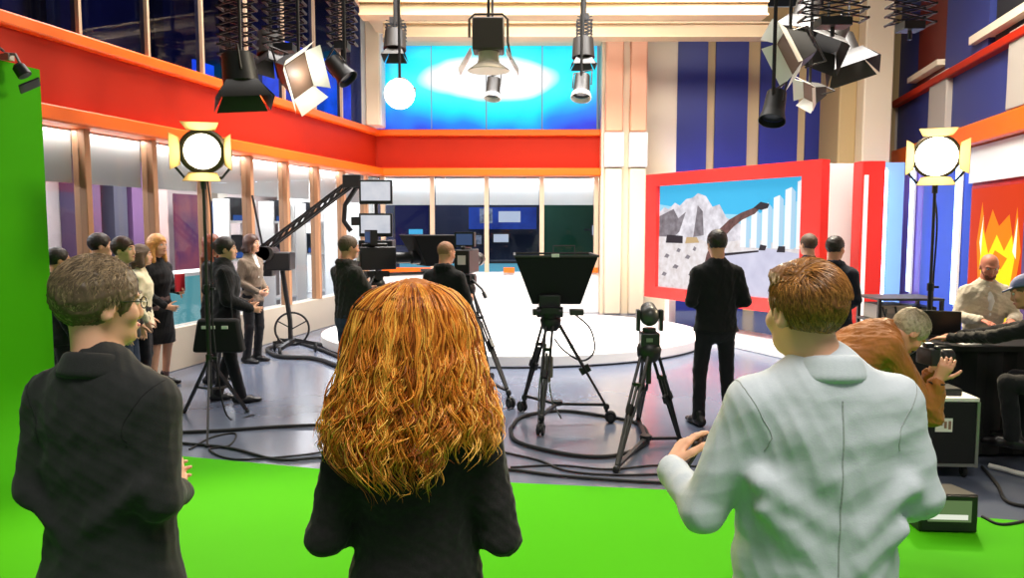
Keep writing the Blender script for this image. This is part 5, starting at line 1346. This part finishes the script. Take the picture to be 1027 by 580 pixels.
# 3 ---- man in the pale jacket, right foreground
Yj = 1.95; c = at(822, 430, Yj); Lj = lambda px, py, Y: at(px, py, Y)
TJ = [(1.475, .076, .072, -.015), (1.435, .122, .090, -.015), (1.385, .190, .106, -.012), (1.32, .210, .124, -.004), (1.20, .206, .126, 0), (1.06, .198, .122, 0), (.96, .202, .126, 0), (.86, .212, .134, -.004), (.74, .216, .138, -.004)]
hj, Jj, hlj, HMj = person('man in a pale blue jacket, swept light brown hair, raised left hand holding a phone', (c.x, Yj, .006), R(2), s=1.0, vox=.0058, torso=TJ, shoulder=.185, head=(R(16), R(-3), R(2)),
    world=dict(hd=at(807, 313, Yj+.0), elL=at(704, 512, Yj), wrL=at(671, 468, 2.13), elR=at(922, 497, Yj-.03), wrR=at(898, 512, 2.22)),
    pose=dict(hdL=(.62, .55, .62), paL=(.62, -.2, -.75), thL=(-.2, -.8, .45), cuL=.42, hdR=(-.6, .5, 0), paR=(-.2, -.5, .6), thR=(0, .4, 1)),
    top=dict(name='pale_jacket', lapel=True, mat=C_pale, hem=.77, fold=.0045, wl=.34, sleeve=1.08, creases=((-.19, 1.20, -.03, 1.10, .008), (-.18, 1.13, -.06, 1.03, .006), (.19, 1.18, .06, 1.08, .006), (.17, 1.08, .05, 1.00, .006), (-.10, 1.33, -.04, 1.22, .005)), seam=C_seam, open=True, shirt=C_white), bottom=dict(mat=C_jean), shoes=M_shoe,
    hair=dict(style='quiff', mat=H_lbr, grow=.013, strands=crop_strands(5600, .062, .018, (-.03, -.045), r=.0013, sweep=(.8, -.35), mess=.14, lift=.007, tm=H_lbl)))
Wl = A3(*at(671, 468, 2.13)); dh = unit((.62, .55, .62)); nh = unit((.62, -.2, -.75)); nh = unit(nh-dh*(nh @ dh))
ph_ = Wl+dh*.075+nh*.034
phn = thing('mobile_phone', 'dark mobile phone in the left hand of the man in the pale jacket', 'phone', Vector(ph_))
q3 = Matrix((Vector(np.cross(dh, nh)), Vector(dh), Vector(nh))).transposed()
MB().box((0, 0, 0), (.07, .14, .008), q3).build('case', M_bplast, phn, bevel=.003); MB().box(tuple(nh*.005), (.062, .128, .002), q3).build('screen', M_lens, phn)

# 4 ---- photographer bending towards the right
Yp = 4.35; hipx = at(893, 300, Yp).x-.446
W4 = lambda px, py, Y=Yp: at(px, py, Y)
pho, Jp, hlp, HMp = person('silver-haired photographer in a tan brown jacket bending forward with a camera', (hipx, Yp, .006), R(-84), s=1.0, vox=.0075, lean=R(62), skin=SKIN_T, neck_fwd=.03,
    world=dict(hd=W4(911, 333), elR=W4(934, 418, 4.22), wrR=W4(940, 382, 4.2), elL=W4(925, 415, 4.6), wrL=W4(934, 374, 4.52)),
    head=(0, R(-52), 0), pose=dict(headlevel=True, hdR=(.25, .35, .9), paR=(-.9, .4, 0), thR=(-.2, .9, -.3), hdL=(0, .35, .9), paL=(.9, .3, 0), thL=(.2, .9, -.3), cuR=.6, cuL=.6),
    top=dict(name='tan_jacket', mat=C_brown, hem=.90, grow=.024, fold=.007, wl=.16, sleeve=1.12), bottom=dict(mat=C_jean), shoes=M_shoe,
    hair=dict(style='short', mat=H_silver, grow=.013, strands=crop_strands(2200, .03, .026, (0, -.05), r=.0016, mess=.5, tm=H_silverl)))
wr = A3(*W4(940, 382, 4.2)); fa = unit(A3(*W4(934, 418, 4.22))-wr)
ws_ = MB().torus(tuple(wr+fa*.012), .036, .008, tuple(fa), 20).build('wrist_strap', M_black); ws_.parent = pho; bpy.context.view_layer.update(); ws_.matrix_parent_inverse = pho.matrix_world.inverted()
pc = W4(931, 357, 4.38)
o = thing('photo_camera', 'black photo camera held up by the silver-haired photographer', 'camera', pc, R(-84))
MB().box((0, 0, 0), (.14, .06, .10)).box((0, 0, .06), (.05, .05, .03)).box((.06, .01, .055), (.03, .03, .02)).build('camera_body', M_bplast, o, bevel=.008)
MB().lathe([(.036, 0), (.038, .02), (.034, .06), (.042, .07), (.042, .12)], (0, .02, -.005), 20, Matrix.Rotation(-PI/2, 3, 'X')).build('lens', M_black, o)
MB().tube(spline([(-.07, 0, .03), (-.12, -.08, -.03), (-.10, -.16, .0), (-.02, -.2, .05)], 6), .006, 6, flat=.4).build('neck_strap', M_rub, o)

# 5 ---- man before the screen
c = at(720, 226, 7.0)
person('man in black jumper and trousers standing before the big screen', (c.x, 7.0), R(2), s=1.02, vox=.010, skin=SKIN_T, head=(R(4), R(-12), 0),
    pose=dict(elL=(-.245, -.06, 1.13), elR=(.245, -.06, 1.13), wrL=(-.09, .19, 1.06), wrR=(.09, .19, 1.06), hdL=(.5, .7, .1), hdR=(-.5, .7, .1), anL=(-.15, -.04, .085), anR=(.135, -.02, .085), knL=(-.125, .03, .49), knR=(.118, .03, .49), toL=(-.25, 1, 0), toR=(.25, 1, 0)),
    top=dict(name='jumper', mat=C_black, hem=.85, fold=.005, wl=.16), bottom=dict(mat=C_blackt), shoes=M_shoe, hair=dict(style='short', mat=H_dark, grow=.013))
# 6, 7 ---- two men at the right edge of the screen
c = at(812, 226, 8.4)
person('man with cropped light brown hair beside the man in the navy jacket', (c.x, 8.4), R(8), s=.995, head=(R(10), 0, 0), top=dict(mat=C_navy, hem=.84), bottom=dict(mat=C_jean), shoes=M_shoe, hair=dict(style='short', mat=H_short, grow=.009))
c = at(838, 226, 7.65)
person('man in a navy jacket facing right near the red pillar', (c.x, 7.65), R(-42), s=.985, head=(R(-10), R(-6), 0), skin=SKIN_T, top=dict(mat=C_navy, hem=.84, hood=True, sleeve=1.1), bottom=dict(mat=C_jean), shoes=M_shoe, hair=dict(style='short', mat=H_dark, grow=.011),
    pose=dict(elL=(-.23, -.03, 1.13), elR=(.23, -.03, 1.13), wrL=(-.10, .2, 1.04), wrR=(.10, .2, 1.04)))
# 8, 9 ---- crew at the table
def stool(x, y, h, label):
    o = thing('bar_stool', label, 'stool', (x, y, 0))
    MB().cyl((0, 0, h-.05), (0, 0, h), .17, n=24).build('seat', M_bmatte, o, bevel=.01)
    for k in range(4):
        a = PI/4+k*PI/2; MB().cyl((.11*math.cos(a), .11*math.sin(a), h-.05), (.2*math.cos(a), .2*math.sin(a), .0), .014, n=8).build('leg', M_steel, o)
    MB().torus((0, 0, .28), .168, .010).build('foot_ring', M_steel, o)
sitp = dict(knL=(-.13, .36, .90), knR=(.13, .36, .90), anL=(-.12, .31, .50), anR=(.12, .31, .50))
c = at(990, 226, 7.45)
bald = person('bald bearded man in a beige jumper sitting behind the crew table', (c.x, 7.45), R(172), s=1.0, dz=-.185, vox=.0085, skin=mat('skin_ruddy', (222, 138, 108), rough=.5), lean=R(6), head=(R(-8), R(-14), 0), sit=True,
    pose=dict(sitp, elL=(-.26, .08, 1.14), elR=(.26, .08, 1.14), wrL=(-.12, .30, 1.135), wrR=(.14, .31, 1.135), hdL=(.3, .9, -.15), hdR=(-.3, .9, -.15), paL=(0, 0, -1), paR=(0, 0, -1), thL=(1, 0, 0), thR=(-1, 0, 0), cuL=.25, cuR=.25),
    top=dict(name='jumper', mat=C_beige, hem=.86, fold=.006, wl=.16, sleeve=1.1, shirt=C_white), bottom=dict(mat=C_blackt), shoes=M_shoe, hair=dict(style='bald'))
baldp, _, hlq, HMq = bald
X = SDF(); X.ell(hlq(0, .060, -.078), (.050, .046, .038), HMq).seg(hlq(-.05, .03, -.04), hlq(-.03, .06, -.075), .018, k=.02).seg(hlq(.05, .03, -.04), hlq(.03, .06, -.075), .018, k=.02)
X.ell(hlq(0, .105, -.060), (.024, .02, .012), HMq, k=.006, sub=True)
V, F = X.mesh(.006, 1); V = folds(V, F, .002, .02, seed=2); np_mesh('beard', V, F, mat('beard_brown', (120, 74, 54), rough=.8), baldp)
stool(c.x, 7.45, .548, 'black bar stool under the bald bearded man')
yc = R(44); cl2 = Vector((4.0, 5.42, 0))
capm, Jc, hlc, HMc = person('man in a blue grey cap and black jumper leaning on the crew table', (cl2.x, cl2.y), yc, s=1.0, dz=-.22, vox=.0085, skin=SKIN_T, lean=R(24), head=(R(12), R(6), 0), sit=True,
    world=dict(elL=Vector((3.56, 5.62, 1.02)), wrL=Vector((3.44, 5.98, .955)), elR=Vector((3.80, 5.95, 1.01)), wrR=Vector((3.60, 6.14, .955))),
    pose=dict(sitp, hdL=(.1, .95, -.1), hdR=(-.2, .95, -.1), paL=(0, 0, -1), paR=(0, 0, -1), thL=(1, 0, 0), thR=(-1, 0, 0), cuL=.25, cuR=.25),
    top=dict(name='jumper', mat=C_black, hem=.86, fold=.006), bottom=dict(mat=C_blackt), shoes=M_shoe, hair=dict(style='short', mat=H_short, grow=.006))
T = SDF(); T.ell(hlc(0, -.012, .045), (.090, .112, .094), HMc).cut(hlc(0, 0, .042), HMc @ A3(0, .12, -1))
T.seg(hlc(0, .085, .050), hlc(0, .150, .040), (.070, .008), (.055, .006), side=HMc @ A3(1, 0, 0), k=.01)
V, F = T.mesh(.006, 1); np_mesh('cap', V, F, cloth('blue_grey_cap', (104, 110, 150)), capm)
stool(cl2.x, cl2.y, .513, 'black bar stool under the man in the cap')
# 10, 11 ---- camera operators
c = at(348, 226, 7.9)
person('camera operator in a black jacket and jeans at the left studio camera', (c.x, 7.9), R(-46), s=.985, vox=.0095, skin=SKIN_T, head=(R(-14), R(-4), 0), top=dict(mat=C_opj, hem=.90, hood=True, sleeve=1.15, fold=.007), bottom=dict(mat=C_jean), shoes=M_shoe,
    pose=dict(elL=(-.24, .06, 1.14), elR=(.24, .10, 1.16), wrL=(-.14, .30, 1.16), wrR=(.14, .34, 1.18), hdL=(.2, .9, .1), hdR=(-.1, .9, .1)), hair=dict(style='short', mat=H_short, grow=.010))
c = at(444, 226, 7.75)
person('shaven-headed camera operator in black beside the second studio camera', (c.x, 7.75), R(-22), s=.955, vox=.0095, skin=SKIN_T, lean=R(5), head=(R(-22), R(-8), 0), top=dict(mat=C_black, hem=.83, hood=True, sleeve=1.1), bottom=dict(mat=C_blackt), shoes=M_shoe,
    pose=dict(elL=(-.24, .04, 1.12), elR=(.24, .08, 1.13), wrL=(-.12, .24, 1.10), wrR=(.16, .30, 1.12), hdL=(.2, .9, .1), hdR=(0, .9, .1)), hair=dict(style='short', mat=mat('shaved_hair', (150, 104, 74), rough=.6), grow=.004))
# 12 ---- women on the left
c = at(224, 226, 7.9)
wb_, Jb, _, _ = person('dark-haired woman in black with a big black shoulder bag, beside the left lamp stand', (c.x, 7.9), R(-66), s=.975, female=True, vox=.009, head=(R(-12), 0, 0), top=dict(name='coat', mat=C_black, hem=.62, long=[(.60, .20, .14, -.006)], sleeve=1.45, grow=.03), bottom=dict(mat=C_blackt), shoes=M_shoe,
    pose=dict(elL=(-.22, -.02, 1.12), elR=(.22, 0, 1.12), wrL=(-.14, .22, 1.02), wrR=(.14, .24, 1.0), hdL=(.3, .8, 0), hdR=(-.2, .8, -.1), anL=(-.10, -.10, .085), anR=(.12, .12, .085)), hair=dict(style='bun', mat=H_dark, grow=.016))
o = thing('shoulder_bag', 'big black shoulder bag with buckles at the hip of the dark-haired woman', 'bag', (c.x+.09, 7.9-.44, .60), R(-66+66))
MB().hexa([(-.25, -.07, 0), (.25, -.07, 0), (.25, .07, 0), (-.25, .07, 0)], [(-.20, -.045, .33), (.20, -.045, .33), (.20, .045, .33), (-.20, .045, .33)]).build('body', M_bmatte, o, bevel=.03)
MB().box((-.08, -.060, .25), (.13, .014, .03)).box((.08, -.060, .25), (.06, .014, .03)).build('buckle', M_lab, o)
MB().tube(spline([(-.14, 0, .26), (-.12, .02, .5), (-.03, .16, .80), (.06, .14, .6), (.14, 0, .26)], 6), .012, 6, flat=.5).build('strap', M_bmatte, o)
c = at(211, 226, 8.9)
person('auburn-haired woman half hidden behind the dark-haired woman in black', (c.x, 8.9), R(-80), s=.985, female=True, head=(R(-10), 0, 0), top=dict(mat=C_black, hem=.75), bottom=dict(mat=C_blackt), shoes=M_shoe, hair=dict(style='long', mat=H_aub, grow=.016))
c = at(251, 226, 10.25)
person('woman with short brown hair and a tweed jacket over white, beside the crane', (c.x, 10.25), R(-112), s=.975, female=True, vox=.009, head=(R(8), 0, 0), top=dict(name='tweed_jacket', lapel=True, mat=C_tweed, hem=.84, open=True, shirt=C_white, sleeve=1.1), bottom=dict(mat=C_blackt), shoes=M_shoe,
    pose=dict(elL=(-.21, -.04, 1.12), elR=(.21, -.04, 1.12), wrL=(-.10, .17, 1.0), wrR=(.08, .18, .98), hdL=(.6, .5, -.3), hdR=(-.6, .5, -.3)), hair=dict(style='bob', mat=mat('dark_brown_hair', (70, 40, 26), rough=.45, noise=.5, nscale=40), grow=.018, length=.03))
c = at(156, 226, 8.75)
person('blonde woman in a long black coat with a red book, facing right', (c.x, 8.75), R(-105), s=.985, female=True, vox=.009, head=(R(-2), 0, 0), top=dict(name='coat', mat=C_black, hem=.50, long=[(.60, .20, .14, -.006), (.48, .205, .145, -.006)], sleeve=1.15), bottom=dict(mat=mat('bare_legs', (120, 96, 90), rough=.6), wide=.72, name='tights'), shoes=M_shoe,
    pose=dict(elL=(-.23, 0, 1.12), elR=(.23, 0, 1.12), wrL=(-.10, .22, 1.10), wrR=(.12, .2, .94), hdL=(.4, .8, .1), hdR=(-.4, .7, -.2)), hair=dict(style='long', mat=H_blond, grow=.020, length=.14))
fx = rotz(R(-105)) @ A3(-.02, .285, 1.20)
o = thing('red_book', 'small red book in the hands of the blonde woman', 'book', (c.x+fx[0]*.985, 8.75+fx[1]*.985, 1.13), R(-105))
MB().box((0, 0, .06), (.15, .02, .20)).build('cover', mat('book_red', (190, 36, 48), rough=.5), o, bevel=.003); MB().box((0, 0, .06), (.144, .014, .206)).build('pages', M_lab, o)
# 16 ---- people partly hidden behind the suit man
c = at(98, 226, 7.75)
person('dark-haired visitor behind the man in the suit, second from the green wall', (c.x, 7.75), R(-60), s=1.0, top=dict(mat=C_black, hem=.8), bottom=dict(mat=C_blackt), shoes=M_shoe, hair=dict(style='short', mat=H_dark, grow=.014))
c = at(121, 226, 7.1)
person('brown-haired visitor directly behind the head of the man in the suit', (c.x, 7.1), R(-80), s=.985, head=(R(-15), 0, 0), top=dict(mat=C_opj, hem=.8), bottom=dict(mat=C_jean), shoes=M_shoe, hair=dict(style='short', mat=mat('dark_brown_hair', (70, 40, 26)), grow=.014))
c = at(55, 226, 7.05)
person('visitor in dark clothes half hidden at the end of the green wall', (c.x, 7.05), R(-50), s=.93, skin=SKIN_T, top=dict(mat=C_black, hem=.8), bottom=dict(mat=C_blackt), shoes=M_shoe, hair=dict(style='short', mat=H_dark, grow=.012))
c = at(139, 226, 8.15)
person('visitor in a bright cream top next to the blonde woman', (c.x, 8.15), R(-70), s=.93, female=True, top=dict(name='cream_top', mat=C_cream, hem=.8, sleeve=1.1), bottom=dict(mat=C_blackt), shoes=M_shoe, hair=dict(style='bob', mat=H_short, grow=.014, length=.05))
# ================================================================== light
def area(name, loc, size, power, col=(1, 1, 1), aim=None, sy=None, spread=180):
    d = bpy.data.lights.new(name, 'AREA'); d.energy = power; d.color = col; d.size = size
    d.shape = 'RECTANGLE'; d.size_y = sy or size; d.spread = R(spread)
    o = bpy.data.objects.new(name, d); COL.objects.link(o); o.location = loc
    if aim is not None: o.rotation_euler = (Vector(aim)-Vector(loc)).to_track_quat('-Z', 'Y').to_euler()
    return o
def spot(name, loc, aim, power, col=(1, .9, .75), size=60, rad=.1, blend=.4):
    d = bpy.data.lights.new(name, 'SPOT'); d.energy = power; d.color = col; d.spot_size = R(size); d.shadow_soft_size = rad; d.spot_blend = blend
    o = bpy.data.objects.new(name, d); COL.objects.link(o); o.location = loc
    o.rotation_euler = (Vector(aim)-Vector(loc)).to_track_quat('-Z', 'Y').to_euler(); return o
wd = bpy.data.worlds.new('studio'); SC.world = wd; wd.use_nodes = True
bg = wd.node_tree.nodes['Background']; bg.inputs[0].default_value = (.92, .96, 1, 1); bg.inputs[1].default_value = .27
area('soft_light_front', (1.2, 0.4, 6.4), 3, 78, (1, .95, .86), (0.6, 3.2, 0), 2, spread=80)
area('soft_light_middle', (0, 8.0, 7.0), 7, 160, (1, .96, .92), (0, 8, 0), 3)
area('soft_light_stage', (.4, 11.2, 7.2), 4, 850, (1, .95, .92), (.4, 12.6, 0), 3, spread=110)
area('soft_light_screen', (3.4, 9.2, 6.8), 2.5, 330, (1, .97, .92), (4.2, 12.2, .5), 2, spread=110)
area('soft_light_left', (-3.2, 10, 6.6), 3, 380, (1, .92, .84), (-5.6, 10.0, 2.2), 3)
area('soft_light_right', (4.5, 9, 6.6), 3, 300, (1, .92, .84), (6.6, 11, 2), 2)
# tubes behind the glass
for i, a, b_ in ((0, xl, xr),):
    area('blind_tube', ((a+b_)/2, YB+.16, 2.83), b_-a, 60, (.82, .92, 1), ((a+b_)/2, YB+.24, 0), .05)
area('control_room_light', (-.4, 18, 2.9), 3, 60, (.5, .68, 1), (-.4, 18, 0), 1)
p = LORG+DV*11.5+NL*1.6; area('corridor_light', (p.x, p.y, 2.9), 15, 700, (1, .95, .92), (p.x, p.y, 0), 1).rotation_euler.z = ROT
# blue uplight on the striped wall
for px in (690, 730, 776, 827):
    x = sx(px); spot('stripe_uplight', (x, YS-.9, 2.2), (x, YS, 3.6), 70, (.3, .35, 1), 60, .1, .8)
SC.view_settings.view_transform = 'Standard'; SC.view_settings.look = 'None'; SC.view_settings.gamma = 1; SC.view_settings.use_curve_mapping = False
SC.view_settings.exposure = 0.0
SC.cycles.use_denoising = True; SC.cycles.max_bounces = 6; SC.cycles.caustics_reflective = False; SC.cycles.caustics_refractive = False
SC.cycles.transparent_max_bounces = 12; SC.cycles.sample_clamp_indirect = 8

spot('lamp_beam_left', LS+Vector((.06, -.35, LZ-.02)), (-.6, 1.5, 1.2), 520, (1, .76, .42), 110, .14, .5)
spot('lamp_beam_right', RS+Vector((-.16, -.35, RZ-.02)), (.6, 1.2, 1.2), 420, (1, .80, .50), 110, .14, .5)
area('stage_key', (3.2, 8.8, 5.6), 1.5, 420, (1, .86, .6), (.2, 2.0, 1.3), 1.0)

p = LORG+DV*9.5+NL*.115
o_ = area('left_blind_fill', (p.x, p.y, 2.84), 11, 90, (1, .97, .92), (p.x, p.y, 0), .05); o_.rotation_euler = (0, 0, ROT)  # added strip light that brightens the left blinds

p = LORG+DV*18.0+NL*1.5; area('corridor_light', (p.x, p.y, 2.9), 5, 260, (1, .97, .93), (p.x, p.y, 0), .8).rotation_euler.z = ROT
